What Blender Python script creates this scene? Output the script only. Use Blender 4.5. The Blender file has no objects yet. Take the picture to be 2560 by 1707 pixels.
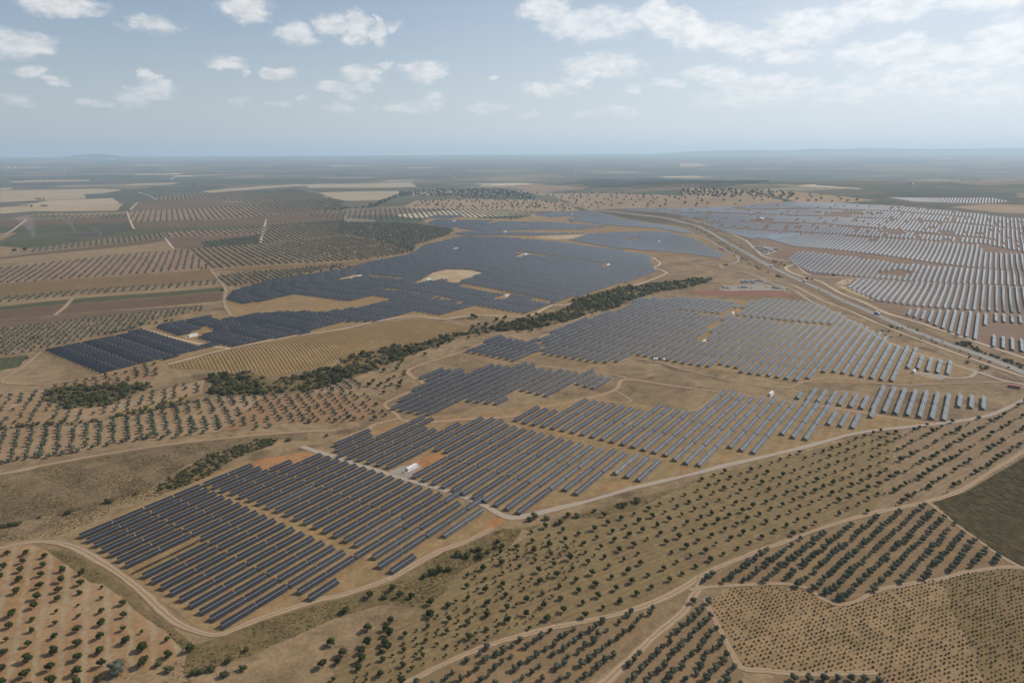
import bpy, math, random
import numpy as np
from mathutils import Matrix, Vector
from mathutils.geometry import delaunay_2d_cdt

S = bpy.context.scene
COL = S.collection
rad = math.radians
rnd = random.Random(7)
nrg = np.random.default_rng(11)

# ------------------------------------------------------------------ camera
CAM_H = 270.0
F_PX = 1707.0                       # focal length for a picture 2560 wide
PITCH = math.atan((853.5 - 386.0) / F_PX)
ROLL = rad(0.3)
cam_d = bpy.data.cameras.new('camera')
cam = bpy.data.objects.new('camera', cam_d)
COL.objects.link(cam)
cam_d.sensor_width = 36.0
cam_d.lens = F_PX / 2560.0 * 36.0
cam_d.clip_start = 1.0
cam_d.clip_end = 200000.0
_fw = np.array([0, math.cos(PITCH), -math.sin(PITCH)])
_r0 = np.array([1.0, 0, 0])
_u0 = np.array([0, math.sin(PITCH), math.cos(PITCH)])
_r = math.cos(ROLL) * _r0 - math.sin(ROLL) * _u0
_u = math.sin(ROLL) * _r0 + math.cos(ROLL) * _u0
cam.matrix_world = Matrix(((_r[0], _u[0], -_fw[0], 0), (_r[1], _u[1], -_fw[1], 0),
                           (_r[2], _u[2], -_fw[2], CAM_H), (0, 0, 0, 1)))
S.camera = cam

# ------------------------------------------------------------------ sun, sky, exposure
SUN_AZ, SUN_EL = 67.0, 39.0          # degrees right of the view axis, above the horizon
sun_dir = Vector((math.sin(rad(SUN_AZ)) * math.cos(rad(SUN_EL)),
                  math.cos(rad(SUN_AZ)) * math.cos(rad(SUN_EL)), math.sin(rad(SUN_EL))))
sl = bpy.data.lights.new('sun', 'SUN')
sl.energy = 5.0
sl.angle = rad(0.53)
sl.color = (1.0, 0.91, 0.79)
so = bpy.data.objects.new('sun', sl)
COL.objects.link(so)
so.rotation_euler = sun_dir.to_track_quat('Z', 'Y').to_euler()
so.location = (0, 0, 600)
S.view_settings.view_transform = 'Standard'
S.view_settings.look = 'None'
S.view_settings.exposure = -0.03
S.view_settings.gamma = 1.0
S.view_settings.use_curve_mapping = False
S.render.engine = 'CYCLES'
S.cycles.max_bounces = 5
S.cycles.diffuse_bounces = 2
S.cycles.glossy_bounces = 2
S.cycles.volume_bounces = 2
S.cycles.transparent_max_bounces = 8
SKY_STRENGTH = 0.095
HAZE_DENSITY = 0.000052
HAZE_COLOR = (0.62, 0.82, 1.0, 1)
HAZE_ANISO = 0.2


def px_dir(x, y):
    """view direction(s) for picture points given on the 2560 x 1707 photograph"""
    dx = (np.asarray(x, float) - 1280.0) / F_PX
    dy = (853.5 - np.asarray(y, float)) / F_PX
    return _fw[:, None] + np.atleast_1d(dx)[None] * _r[:, None] + np.atleast_1d(dy)[None] * _u[:, None]


ONES = ('', 'first', 'second', 'third', 'fourth', 'fifth', 'sixth', 'seventh', 'eighth', 'ninth', 'tenth', 'eleventh', 'twelfth', 'thirteenth', 'fourteenth',
        'fifteenth', 'sixteenth', 'seventeenth', 'eighteenth', 'nineteenth')
TENS = ('', '', 'twent', 'thirt', 'fort', 'fift', 'sixt', 'sevent', 'eight', 'ninet')


def ordw(n):
    if n < 20:
        return ONES[n]
    if n < 100:
        return TENS[n // 10] + ('ieth' if n % 10 == 0 else 'y-' + ONES[n % 10])
    return '%dth' % n


class NT:
    """small helper for node trees"""
    def __init__(s, tree):
        s.t = tree
        s.n = tree.nodes
        s.l = tree.links

    def set(s, sock, v):
        if isinstance(v, bpy.types.NodeSocket):
            s.l.new(v, sock)
        elif v is not None:
            sock.default_value = v

    def math(s, op, a, b=None, c=None, clamp=False):
        n = s.n.new('ShaderNodeMath')
        n.operation = op
        n.use_clamp = clamp
        s.set(n.inputs[0], a)
        s.set(n.inputs[1], b)
        s.set(n.inputs[2], c)
        return n.outputs[0]

    def vmath(s, op, a, b=None):
        n = s.n.new('ShaderNodeVectorMath')
        n.operation = op
        s.set(n.inputs[0], a)
        s.set(n.inputs[1], b)
        return n.outputs['Value'] if op in ('LENGTH', 'DOT_PRODUCT', 'DISTANCE') else n.outputs[0]

    def noise(s, vec, scale, detail=4, rough=0.55, dist=0.0):
        n = s.n.new('ShaderNodeTexNoise')
        s.set(n.inputs['Vector'], vec)
        s.set(n.inputs['Scale'], scale)
        s.set(n.inputs['Detail'], detail)
        s.set(n.inputs['Roughness'], rough)
        s.set(n.inputs['Distortion'], dist)
        return n.outputs[0]

    def step(s, v, a, b, lo=0.0, hi=1.0):
        n = s.n.new('ShaderNodeMapRange')
        n.interpolation_type = 'SMOOTHSTEP'
        s.set(n.inputs['Value'], v)
        s.set(n.inputs['From Min'], a)
        s.set(n.inputs['From Max'], b)
        s.set(n.inputs['To Min'], lo)
        s.set(n.inputs['To Max'], hi)
        return n.outputs[0]

    def mix(s, f, a, b, blend='MIX'):
        n = s.n.new('ShaderNodeMix')
        n.data_type = 'RGBA'
        n.blend_type = blend
        s.set(n.inputs[0], f)
        s.set(n.inputs[6], c4(a))
        s.set(n.inputs[7], c4(b))
        return n.outputs[2]

    def sep(s, v):
        n = s.n.new('ShaderNodeSeparateXYZ')
        s.set(n.inputs[0], v)
        return n.outputs

    def comb(s, x, y, z=0.0):
        n = s.n.new('ShaderNodeCombineXYZ')
        s.set(n.inputs[0], x)
        s.set(n.inputs[1], y)
        s.set(n.inputs[2], z)
        return n.outputs[0]


def c4(c):
    if isinstance(c, bpy.types.NodeSocket):
        return c
    return (c[0], c[1], c[2], 1.0)


CLOUDS_L = [(290, 30, 130, 42), (180, 5, 90, 25), (1125, 40, 105, 55), (690, 112, 115, 36), (50, 200, 130, 48), (160, 225, 60, 18),
    (1370, 160, 90, 44), (1545, 120, 95, 46), (1630, 110, 70, 55), (1640, 170, 65, 40), (1740, 160, 42, 50), (1735, 105, 22, 22),
    (1800, 120, 35, 25), (1045, 290, 85, 34), (1130, 335, 24, 16), (1275, 330, 70, 28), (130, 345, 60, 28), (260, 378, 45, 14),
    (690, 350, 28, 22), (715, 415, 85, 37), (605, 455, 65, 34), (440, 475, 60, 16), (70, 455, 60, 17), (1100, 465, 40, 17),
    (1665, 340, 92, 34), (1770, 305, 34, 17), (1945, 330, 110, 42), (1545, 400, 85, 25), (1665, 395, 48, 23), (1590, 440, 55, 22),
    (1280, 467, 65, 15), (1390, 455, 22, 15), (1860, 492, 130, 24), (1990, 460, 55, 32), (1560, 497, 75, 20), (2240, 490, 105, 30), (2255, 360, 32, 12)]
CLOUDS_R = [(160, 40, 120, 60), (420, 110, 200, 75), (260, 110, 130, 60), (640, 70, 90, 65), (740, 110, 130, 65), (900, 165, 170, 60), (1100, 190, 200, 60),
    (1350, 130, 210, 70), (1540, 85, 95, 55), (1280, 260, 120, 32), (1760, 20, 230, 68), (2150, 5, 170, 45), (1810, 195, 90, 38),
    (1700, 250, 220, 50), (1830, 280, 130, 40), (2290, 180, 130, 90), (2100, 245, 200, 40), (2260, 280, 150, 30), (420, 300, 185, 55),
    (310, 370, 78, 23), (150, 410, 125, 36), (555, 412, 55, 20), (715, 388, 78, 25), (930, 345, 135, 48), (1180, 395, 230, 48),
    (1550, 425, 260, 36), (1050, 455, 200, 40), (1900, 360, 300, 45), (2150, 440, 300, 50), (480, 510, 95, 25), (330, 530, 60, 16), (80, 525, 60, 16)]


def build_world():
    w = bpy.data.worlds.new('World')
    S.world = w
    w.use_nodes = True
    t = NT(w.node_tree)
    t.n.clear()
    out = t.n.new('ShaderNodeOutputWorld')
    sky = t.n.new('ShaderNodeTexSky')
    sky.sky_type = 'NISHITA'
    sky.sun_disc = False
    sky.sun_elevation = rad(SUN_EL)
    sky.sun_rotation = rad(SUN_AZ)
    sky.altitude = 300
    sky.air_density = 1.15
    sky.dust_density = 0.25
    sky.ozone_density = 2.5
    tc = t.n.new('ShaderNodeTexCoord')
    d = t.vmath('NORMALIZE', tc.outputs['Generated'])
    x, y, z = t.sep(d)[:3]
    az = t.math('ARCTAN2', x, y)
    el = t.math('ARCSINE', z)
    uv = t.comb(az, el, 0.0)
    k = 1.0 / SKY_STRENGTH
    sd = t.vmath('DOT_PRODUCT', d, tuple(sun_dir))
    lit = t.step(sd, 0.1, 0.85)
    above = t.step(el, 0.015, 0.06)
    outside = t.math('MAXIMUM', t.step(t.math('ABSOLUTE', az), 0.70, 0.80), t.step(el, 0.235, 0.30))
    zz = t.math('MAXIMUM', t.math('ADD', z, 0.06), 0.03)
    pl = t.vmath('DIVIDE', t.comb(x, y, 0), t.comb(zz, zz, 1.0))

    # aerosol whitening towards the horizon, stronger on the sun's side
    sd0 = t.step(sd, -0.5, 0.95)
    hz_col = t.mix(sd0, (0.34 * k, 0.43 * k, 0.525 * k), (0.84 * k, 0.90 * k, 0.96 * k))
    elp = t.math('MAXIMUM', el, 0.0)
    hf = t.math('MULTIPLY', t.math('EXPONENT', t.math('MULTIPLY', elp, t.step(sd, -0.1, 0.9, -9.0, -2.6))), 0.96)
    blue = t.vmath('MULTIPLY', sky.outputs[0], (1.08, 0.985, 1.0))
    skyc = t.mix(hf, blue, hz_col)

    def finish(m, cheap):
        """colour of sky and cloud for a cover value m"""
        g = t.noise(pl, 1.3, 4 if cheap else 6, 0.6)
        gm = t.math('MULTIPLY', t.math('SUBTRACT', g, 0.52), 4.0)
        gm = t.math('SUBTRACT', t.math('MULTIPLY', t.math('MULTIPLY', t.math('ADD', gm, 1.0), outside), above), 1.0)
        m = gm if m is None else t.math('MAXIMUM', m, gm)
        q2 = t.vmath('MULTIPLY', uv, (1.0, 2.0, 1.0))
        fine = t.noise(q2, 60.0, 2 if cheap else 5, 0.65)
        dens = t.math('ADD', m, t.math('MULTIPLY', t.math('SUBTRACT', fine, 0.5), 0.9))
        mask = t.step(dens, -0.06, 0.58)
        veil = t.math('MULTIPLY', t.step(sd, 0.45, 0.9), t.step(t.noise(pl, 0.8, 3), 0.35, 0.7, 0.15, 0.6))
        mask = t.math('MAXIMUM', mask, veil)
        # thin, hazier clouds low down
        mask = t.math('MULTIPLY', mask, t.step(el, 0.0, 0.12, 0.12, 0.95))
        shade = fine
        if not cheap:
            soft = t.noise(uv, 9.0, 2, 0.5)
            mask = t.math('MULTIPLY', mask, t.step(soft, 0.2, 0.75, 0.70, 1.0))
            shade = t.noise(t.vmath('ADD', q2, (0.0, 0.012, 0.0)), 42.0, 4, 0.6)
        sh = t.step(shade, 0.35, 0.7)
        c_l = t.mix(sh, (0.86 * k, 0.86 * k, 0.86 * k), (0.60 * k, 0.63 * k, 0.66 * k))
        c_r = t.mix(sh, (1.06 * k, 1.07 * k, 1.08 * k), (0.88 * k, 0.92 * k, 0.96 * k))
        b_ = t.n.new('ShaderNodeBackground')
        b_.inputs[1].default_value = SKY_STRENGTH
        t.l.new(t.mix(mask, skyc, t.mix(lit, c_l, c_r)), b_.inputs[0])
        return b_.outputs[0]

    def blobs(side):
        nz = t.n.new('ShaderNodeTexNoise')
        t.set(nz.inputs['Vector'], t.vmath('MULTIPLY', uv, (1.0, 1.7, 1.0)))
        nz.inputs['Scale'].default_value = 26.0
        nz.inputs['Detail'].default_value = 5.0
        nz.inputs['Roughness'].default_value = 0.6
        wv = t.vmath('MULTIPLY', t.vmath('SUBTRACT', nz.outputs['Color'], (0.5, 0.5, 0.5)), (0.050, 0.030, 0.0))
        uvw = t.vmath('ADD', uv, wv)
        m = None
        s = 1280 / 2352.0
        for ox, lst in ((0, CLOUDS_L), (1280, CLOUDS_R)):
            for (cx, cy, rx, ry) in lst:
                dd = px_dir(ox + cx * s, cy * s)[:, 0]
                dd /= np.linalg.norm(dd)
                a, e = math.atan2(dd[0], dd[1]), math.asin(dd[2])
                kk = 1.12 * s / F_PX
                if (a - rx * kk * 1.5 > 0 and side < 0) or (a + rx * kk * 1.5 < 0 and side > 0):
                    continue
                q = t.vmath('MULTIPLY', t.vmath('SUBTRACT', uvw, (a, e, 0)), (1 / (rx * kk), 1 / (ry * kk), 0.0))
                v = t.math('SUBTRACT', 1.0, t.vmath('LENGTH', q))
                m = v if m is None else t.math('MAXIMUM', m, v)
        return m

    def mixsh(f, a, b):
        n = t.n.new('ShaderNodeMixShader')
        t.set(n.inputs[0], f)
        t.l.new(a, n.inputs[1])
        t.l.new(b, n.inputs[2])
        return n.outputs[0]

    window = t.math('MULTIPLY', t.math('LESS_THAN', t.math('ABSOLUTE', az), 0.81),
                    t.math('MULTIPLY', t.math('LESS_THAN', el, 0.305), t.math('GREATER_THAN', el, -0.01)))
    seen = mixsh(t.math('GREATER_THAN', az, 0.0), finish(blobs(-1), False), finish(blobs(1), False))
    # the rest of the dome carries the same kind of scattered cumulus
    t.l.new(mixsh(window, finish(None, True), seen), out.inputs[0])


build_world()

# ------------------------------------------------------------------ terrain
def hgt(x, y):
    x = np.asarray(x, float)
    y = np.asarray(y, float)
    r = np.hypot(x, y)
    near = np.clip((r - 250) / 500, 0.15, 1.0)
    far = np.clip((9000 - r) / 4000, 0.0, 1.0)
    h = 2.0 * np.sin(x / 118 + 0.7) * np.cos(y / 150 + 0.4) + 1.6 * np.sin((x + 0.7 * y) / 83.0 + 1.1)
    rt = np.clip((x - 250) / 500, 0, 1)
    h = h * (0.55 + 0.75 * rt) + 3.0 * np.sin(x / 310 - y / 420)
    rise = np.clip(r - 8000, 0, 32000)
    # the right-hand plant lies on a slope that climbs away from the highway
    up = np.clip((y - 1250) / 2300, 0, 1)
    dn = np.clip((7500 - y) / 3200, 0, 1)
    up = up * up * (3 - 2 * up) * dn * dn * (3 - 2 * dn) * np.clip((x - 250) / 900, 0, 1)
    # low swell under the golden vineyard
    u = ((x + 300) * 0.86 + (y - 930) * 0.5) / 150
    v = (-(x + 300) * 0.5 + (y - 930) * 0.86) / 75
    h = h + 88.0 * up + 11.0 * np.exp(-u * u - v * v)
    return h * np.where(up > 0, np.maximum(near * far, up), near * far) + 0.0086 * rise * rise / (rise + 2500)


def off(x, y, layer):
    r = np.hypot(x, y)
    return layer * (0.012 + 0.00008 * r)


def ground(px, py):
    """points on the terrain seen at picture positions (2560 x 1707 photograph)"""
    d = px_dir(px, py)
    d = np.where(np.abs(d) < 1e-9, 1e-9, d)
    d[2] = np.minimum(d[2], -0.0045)
    z = np.zeros(d.shape[1])
    for _ in range(14):
        t = (z - CAM_H) / d[2]
        z = 0.5 * z + 0.5 * hgt(d[0] * t, d[1] * t)
    t = (z - CAM_H) / d[2]
    return np.stack([d[0] * t, d[1] * t], 1)


ZS = 860 / 2352.0
ORG = dict(R3=(0, 350), R4=(850, 350), R5=(1700, 350), Q1=(0, 750), Q2=(850, 750), Q3=(1700, 750),
           Q4=(0, 1137), Q5=(850, 1137), Q6=(1700, 1137))


def zp(zone, pts):
    a = np.array(pts, float)
    o = ORG[zone]
    return np.stack([o[0] + a[:, 0] * ZS, o[1] + a[:, 1] * ZS], 1)


def gp(*parts):
    """ground polygon/polyline from runs of (zone, [(x, y), ...])"""
    p = np.concatenate([zp(z, pts) for z, pts in parts])
    return ground(p[:, 0], p[:, 1])


def g1(zone, x, y):
    return gp((zone, [(x, y)]))[0]


def inside(pts, poly):
    x, y = pts[:, 0], pts[:, 1]
    r = np.zeros(len(pts), bool)
    n = len(poly)
    j = n - 1
    for i in range(n):
        xi, yi = poly[i]
        xj, yj = poly[j]
        if yi != yj:
            r ^= ((yi > y) != (yj > y)) & (x < (xj - xi) * (y - yi) / (yj - yi) + xi)
        j = i
    return r


# ------------------------------------------------------------------ object helpers
def link(name, me, mat=None, parent=None):
    o = bpy.data.objects.new(name, me)
    COL.objects.link(o)
    if mat is not None and me is not None and not me.materials:
        for m in (mat if isinstance(mat, (list, tuple)) else [mat]):
            me.materials.append(m)
    if parent:
        o.parent = parent
    return o


def tag(o, label, cat, group=None):
    o['label'] = label
    o['category'] = cat
    if group:
        o['group'] = group
    return o


def struct(o):
    o['kind'] = 'structure'
    return o


def stuff(o):
    o['kind'] = 'stuff'
    return o


def np_mesh(name, V, F, smooth=False, mi=None):
    """mesh from an (n,3) array and an (m,3 or 4) face array"""
    me = bpy.data.meshes.new(name)
    V = np.asarray(V, np.float32)
    F = np.asarray(F, np.int32)
    k = F.shape[1]
    me.vertices.add(len(V))
    me.vertices.foreach_set('co', V.ravel())
    me.loops.add(F.size)
    me.loops.foreach_set('vertex_index', F.ravel())
    me.polygons.add(len(F))
    me.polygons.foreach_set('loop_start', np.arange(0, F.size, k, dtype=np.int32))
    if mi is not None:
        me.polygons.foreach_set('material_index', np.asarray(mi, np.int32))
    me.update(calc_edges=True)
    if smooth:
        me.polygons.foreach_set('use_smooth', np.ones(len(F), bool))
    return me


class MB:
    """collects boxes / prisms / tubes into one mesh"""
    def __init__(s):
        s.v, s.f, s.m = [], [], []

    def quad(s, pts, m=0):
        n = len(s.v)
        s.v += [tuple(p) for p in pts]
        s.f.append(tuple(range(n, n + len(pts))))
        s.m.append(m)

    def box(s, x0, x1, y0, y1, z0, z1, m=0, top=0.0):
        n = len(s.v)
        t = top
        s.v += [(x0, y0, z0), (x1, y0, z0), (x1, y1, z0), (x0, y1, z0),
                (x0 + t, y0 + t, z1), (x1 - t, y0 + t, z1), (x1 - t, y1 - t, z1), (x0 + t, y1 - t, z1)]
        for f in ((0, 3, 2, 1), (4, 5, 6, 7), (0, 1, 5, 4), (1, 2, 6, 5), (2, 3, 7, 6), (3, 0, 4, 7)):
            s.f.append(tuple(n + i for i in f))
            s.m.append(m)

    def tube(s, a, b, r0, r1, n=6, m=0, caps=True):
        a, b = Vector(a), Vector(b)
        d = (b - a).normalized()
        u = d.orthogonal().normalized()
        w = d.cross(u)
        k = len(s.v)
        for (c, r) in ((a, r0), (b, r1)):
            for i in range(n):
                t = 2 * math.pi * i / n
                s.v.append(tuple(c + u * (r * math.cos(t)) + w * (r * math.sin(t))))
        for i in range(n):
            j = (i + 1) % n
            s.f.append((k + i, k + j, k + n + j, k + n + i))
            s.m.append(m)
        if caps:
            s.f.append(tuple(k + i for i in reversed(range(n))))
            s.f.append(tuple(k + n + i for i in range(n)))
            s.m += [m, m]

    def prism(s, prof, y0, y1, m=0):
        """profile in x,z extruded along y"""
        n = len(s.v)
        k = len(prof)
        s.v += [(x, y0, z) for x, z in prof] + [(x, y1, z) for x, z in prof]
        for i in range(k):
            j = (i + 1) % k
            s.f.append((n + i, n + j, n + k + j, n + k + i))
            s.m.append(m)
        s.f.append(tuple(n + i for i in reversed(range(k))))
        s.f.append(tuple(n + k + i for i in range(k)))
        s.m += [m, m]

    def mesh(s, name, smooth=False):
        me = bpy.data.meshes.new(name)
        me.from_pydata(s.v, [], s.f)
        me.polygons.foreach_set('material_index', s.m)
        if smooth:
            me.polygons.foreach_set('use_smooth', [True] * len(s.f))
        me.update()
        return me


def empty(name, loc, rz=0.0):
    o = bpy.data.objects.new(name, None)
    COL.objects.link(o)
    o.empty_display_size = 0.3
    o.location = loc
    o.rotation_euler = (0, 0, rz)
    return o


def copy_tree(o, parent=None):
    c = o.copy()
    COL.objects.link(c)
    c.parent = parent
    for ch in KIDS.get(o.name, ()):
        copy_tree(ch, c)
    return c


KIDS = {}


def remember(root):
    """note the children once, so that copies need no search"""
    for o in [root] + list(root.children_recursive):
        KIDS[o.name] = list(o.children)
    return root


# ------------------------------------------------------------------ materials
def mat_base(name, rough=0.9, spec=0.2):
    m = bpy.data.materials.new(name)
    m.use_nodes = True
    t = NT(m.node_tree)
    b = t.n['Principled BSDF']
    b.inputs['Roughness'].default_value = rough
    b.inputs['Specular IOR Level'].default_value = spec
    return m, t, b


def mat_plain(name, col, rough=0.6, spec=0.3, var=0.12, scale=0.8, metal=0.0):
    m, t, b = mat_base(name, rough, spec)
    tc = t.n.new('ShaderNodeTexCoord')
    n = t.noise(tc.outputs['Object'], scale, 4)
    lo = tuple(c * (1 - var) for c in col)
    hi = tuple(min(1, c * (1 + var)) for c in col)
    t.l.new(t.mix(n, lo, hi), b.inputs['Base Color'])
    b.inputs['Metallic'].default_value = metal
    return m


def mat_soil(name, c1, c2, c3=None, scale=0.03, stripe=None, fine=0.5, contrast=1.0, tracks=False):
    """earth or stubble: broad patches, fine mottling, optional drill rows (azimuth, pitch, colour, share, strength)"""
    m, t, b = mat_base(name, 0.95, 0.08)
    geo = t.n.new('ShaderNodeNewGeometry')
    pos = geo.outputs['Position']
    broad = t.noise(pos, scale, 5, 0.6, 0.6)
    col = t.mix(t.step(broad, 0.5 - 0.2 / contrast, 0.5 + 0.2 / contrast), c1, c2)
    if c3 is not None:
        b2 = t.noise(t.vmath('ADD', pos, (371.0, 93.0, 0)), scale * 2.7, 5, 0.65, 0.4)
        col = t.mix(t.step(b2, 0.52, 0.68), col, c3)
    if stripe:
        a, pitch, sc, share, stg = stripe
        dvec = (math.cos(rad(a)) / pitch, -math.sin(rad(a)) / pitch, 0)
        wob = t.math('MULTIPLY', t.noise(pos, 0.05, 2), 0.5)
        ph = t.math('FRACT', t.math('ADD', t.vmath('DOT_PRODUCT', pos, dvec), wob))
        tri = t.math('ABSOLUTE', t.math('SUBTRACT', ph, 0.5))
        st = t.step(tri, share * 0.5 - 0.08, share * 0.5 + 0.08, 1.0, 0.0)
        st = t.math('MULTIPLY', st, t.step(t.noise(pos, 0.11, 4, 0.7), 0.3, 0.65, 0.25, 1.0))
        col = t.mix(t.math('MULTIPLY', st, stg), col, sc)
    f1 = t.noise(pos, 0.35, 6, 0.78)
    f2 = t.noise(pos, 0.07, 6, 0.7)
    k = t.math('ADD', t.math('MULTIPLY', t.math('SUBTRACT', f1, 0.5), fine * 2.6), t.math('MULTIPLY', t.math('SUBTRACT', f2, 0.5), fine * 2.0))
    mul = t.math('ADD', 1.0, k)
    col = t.vmath('MULTIPLY', col, t.comb(mul, mul, mul))
    t.l.new(col, b.inputs['Base Color'])
    return m


def mat_track(name, c_track, c_mid, fine=0.35):
    """dirt road: two worn wheel lines, a duller crown and ragged edges (UV x runs across)"""
    m, t, b = mat_base(name, 0.95, 0.08)
    geo = t.n.new('ShaderNodeNewGeometry')
    uvn = t.n.new('ShaderNodeUVMap')
    u = t.sep(uvn.outputs[0])[0]
    pos = geo.outputs['Position']
    wob = t.math('MULTIPLY', t.math('SUBTRACT', t.noise(pos, 0.12, 4), 0.5), 0.5)
    a = t.math('ABSOLUTE', t.math('ADD', u, wob))
    tr = t.math('ABSOLUTE', t.math('SUBTRACT', a, 0.42))
    k = t.step(tr, 0.12, 0.34)
    col = t.mix(k, c_track, c_mid)
    f1 = t.noise(pos, 0.5, 6, 0.7)
    mul = t.math('ADD', 1.0, t.math('MULTIPLY', t.math('SUBTRACT', f1, 0.5), fine * 2))
    t.l.new(t.vmath('MULTIPLY', col, t.comb(mul, mul, mul)), b.inputs['Base Color'])
    return m


def mat_leaf(name, c1, c2, scale=0.25):
    m = bpy.data.materials.new(name)
    m.use_nodes = True
    t = NT(m.node_tree)
    t.n.clear()
    out = t.n.new('ShaderNodeOutputMaterial')
    geo = t.n.new('ShaderNodeNewGeometry')
    oi = t.n.new('ShaderNodeObjectInfo')
    n = t.noise(geo.outputs['Position'], scale, 3, 0.6)
    k = t.math('ADD', t.step(n, 0.3, 0.7), t.math('MULTIPLY', t.math('SUBTRACT', oi.outputs['Random'], 0.5), 0.9), clamp=True)
    k = t.math('ADD', t.math('MULTIPLY', k, 0.6), t.math('MULTIPLY', geo.outputs['Random Per Island'], 0.4))
    col = t.mix(k, c1, c2)
    df = t.n.new('ShaderNodeBsdfDiffuse')
    tl = t.n.new('ShaderNodeBsdfTranslucent')
    t.l.new(col, df.inputs[0])
    t.l.new(t.mix(0.5, col, (c2[0] * 1.5, c2[1] * 1.6, c2[2])), tl.inputs[0])
    mx = t.n.new('ShaderNodeMixShader')
    mx.inputs[0].default_value = 0.22
    t.l.new(df.outputs[0], mx.inputs[1])
    t.l.new(tl.outputs[0], mx.inputs[2])
    t.l.new(mx.outputs[0], out.inputs[0])
    return m


def mat_glass_panel():
    m, t, b = mat_base('panel_glass', 0.12, 0.5)
    oi = t.n.new('ShaderNodeObjectInfo')
    geo = t.n.new('ShaderNodeNewGeometry')
    n = t.noise(geo.outputs['Position'], 0.35, 3)
    k = t.math('ADD', t.math('MULTIPLY', n, 0.5), t.math('MULTIPLY', geo.outputs['Random Per Island'], 0.5))
    t.l.new(t.mix(k, (0.0035, 0.004, 0.005), (0.007, 0.008, 0.0105)), b.inputs['Base Color'])
    b.inputs['IOR'].default_value = 1.52
    b.inputs['Coat Weight'].default_value = 1.0
    b.inputs['Coat Roughness'].default_value = 0.42
    b.inputs['Coat IOR'].default_value = 1.12
    t.l.new(t.step(n, 0.2, 0.8, 0.10, 0.2), b.inputs['Roughness'])
    return m


M = {}
M['glass'] = mat_glass_panel()
M['alu'] = mat_plain('panel_frame', (0.13, 0.133, 0.14), 0.4, 0.5, 0.08)
M['steel'] = mat_plain('galvanised_steel', (0.38, 0.38, 0.37), 0.5, 0.5, 0.1)
M['white'] = mat_plain('white_paint', (0.74, 0.74, 0.71), 0.5, 0.4, 0.06, 0.4)
M['offwhite'] = mat_plain('cabin_white', (0.60, 0.62, 0.63), 0.55, 0.4, 0.08, 0.4)
M['red'] = mat_plain('red_paint', (0.34, 0.05, 0.045), 0.5, 0.4, 0.15, 0.5)
M['blue'] = mat_plain('dark_blue_paint', (0.03, 0.05, 0.11), 0.45, 0.5, 0.12, 0.5)
M['grey'] = mat_plain('grey_paint', (0.20, 0.21, 0.22), 0.5, 0.4, 0.12, 0.5)
M['dark'] = mat_plain('dark_rubber', (0.025, 0.025, 0.027), 0.8, 0.2, 0.2, 1.0)
M['window'] = mat_plain('dark_window', (0.02, 0.025, 0.03), 0.1, 0.5, 0.1, 1.0)
M['concrete'] = mat_plain('concrete', (0.52, 0.48, 0.42), 0.9, 0.2, 0.12, 0.6)
M['gravel'] = mat_soil('grey_gravel', (0.22, 0.19, 0.16), (0.27, 0.235, 0.20), None, 0.08, fine=0.35)
M['bark'] = mat_plain('bark', (0.085, 0.065, 0.05), 0.95, 0.1, 0.3, 3.0)
M['almond'] = mat_leaf('almond_leaf', (0.022, 0.032, 0.011), (0.060, 0.075, 0.024))
M['olive'] = mat_leaf('olive_leaf', (0.046, 0.056, 0.037), (0.140, 0.152, 0.110))
M['oak'] = mat_leaf('oak_leaf', (0.026, 0.036, 0.018), (0.062, 0.075, 0.034), 0.15)
M['scrub'] = mat_leaf('scrub_leaf', (0.040, 0.048, 0.021), (0.125, 0.122, 0.052), 0.07)
M['dryscrub'] = mat_leaf('dry_scrub_leaf', (0.070, 0.066, 0.030), (0.165, 0.140, 0.070), 0.06)
M['willow'] = mat_leaf('yellowing_leaf', (0.10, 0.105, 0.022), (0.21, 0.18, 0.04), 0.2)
M['vine'] = mat_leaf('vine_leaf', (0.070, 0.052, 0.026), (0.140, 0.100, 0.048), 0.2)
M['vine_green'] = mat_leaf('green_vine_leaf', (0.165, 0.135, 0.058), (0.250, 0.190, 0.090), 0.05)
M['vine_gold'] = mat_leaf('golden_vine_leaf', (0.135, 0.095, 0.045), (0.235, 0.160, 0.078), 0.012)

TAN = (0.166, 0.116, 0.065)
DRY = (0.222, 0.157, 0.088)
BRN = (0.100, 0.068, 0.041)
RED = (0.300, 0.160, 0.092)
M['track'] = mat_track('dirt_track', (0.315, 0.225, 0.142), (0.215, 0.153, 0.095))
M['track_pale'] = mat_track('pale_dirt_track', (0.440, 0.345, 0.245), (0.330, 0.252, 0.172))
M['track_grey'] = mat_track('gravel_track', (0.330, 0.275, 0.215), (0.255, 0.205, 0.155), 0.25)
M['track_red'] = mat_track('reddish_dirt_track', (0.320, 0.205, 0.128), (0.250, 0.170, 0.105))


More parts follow.
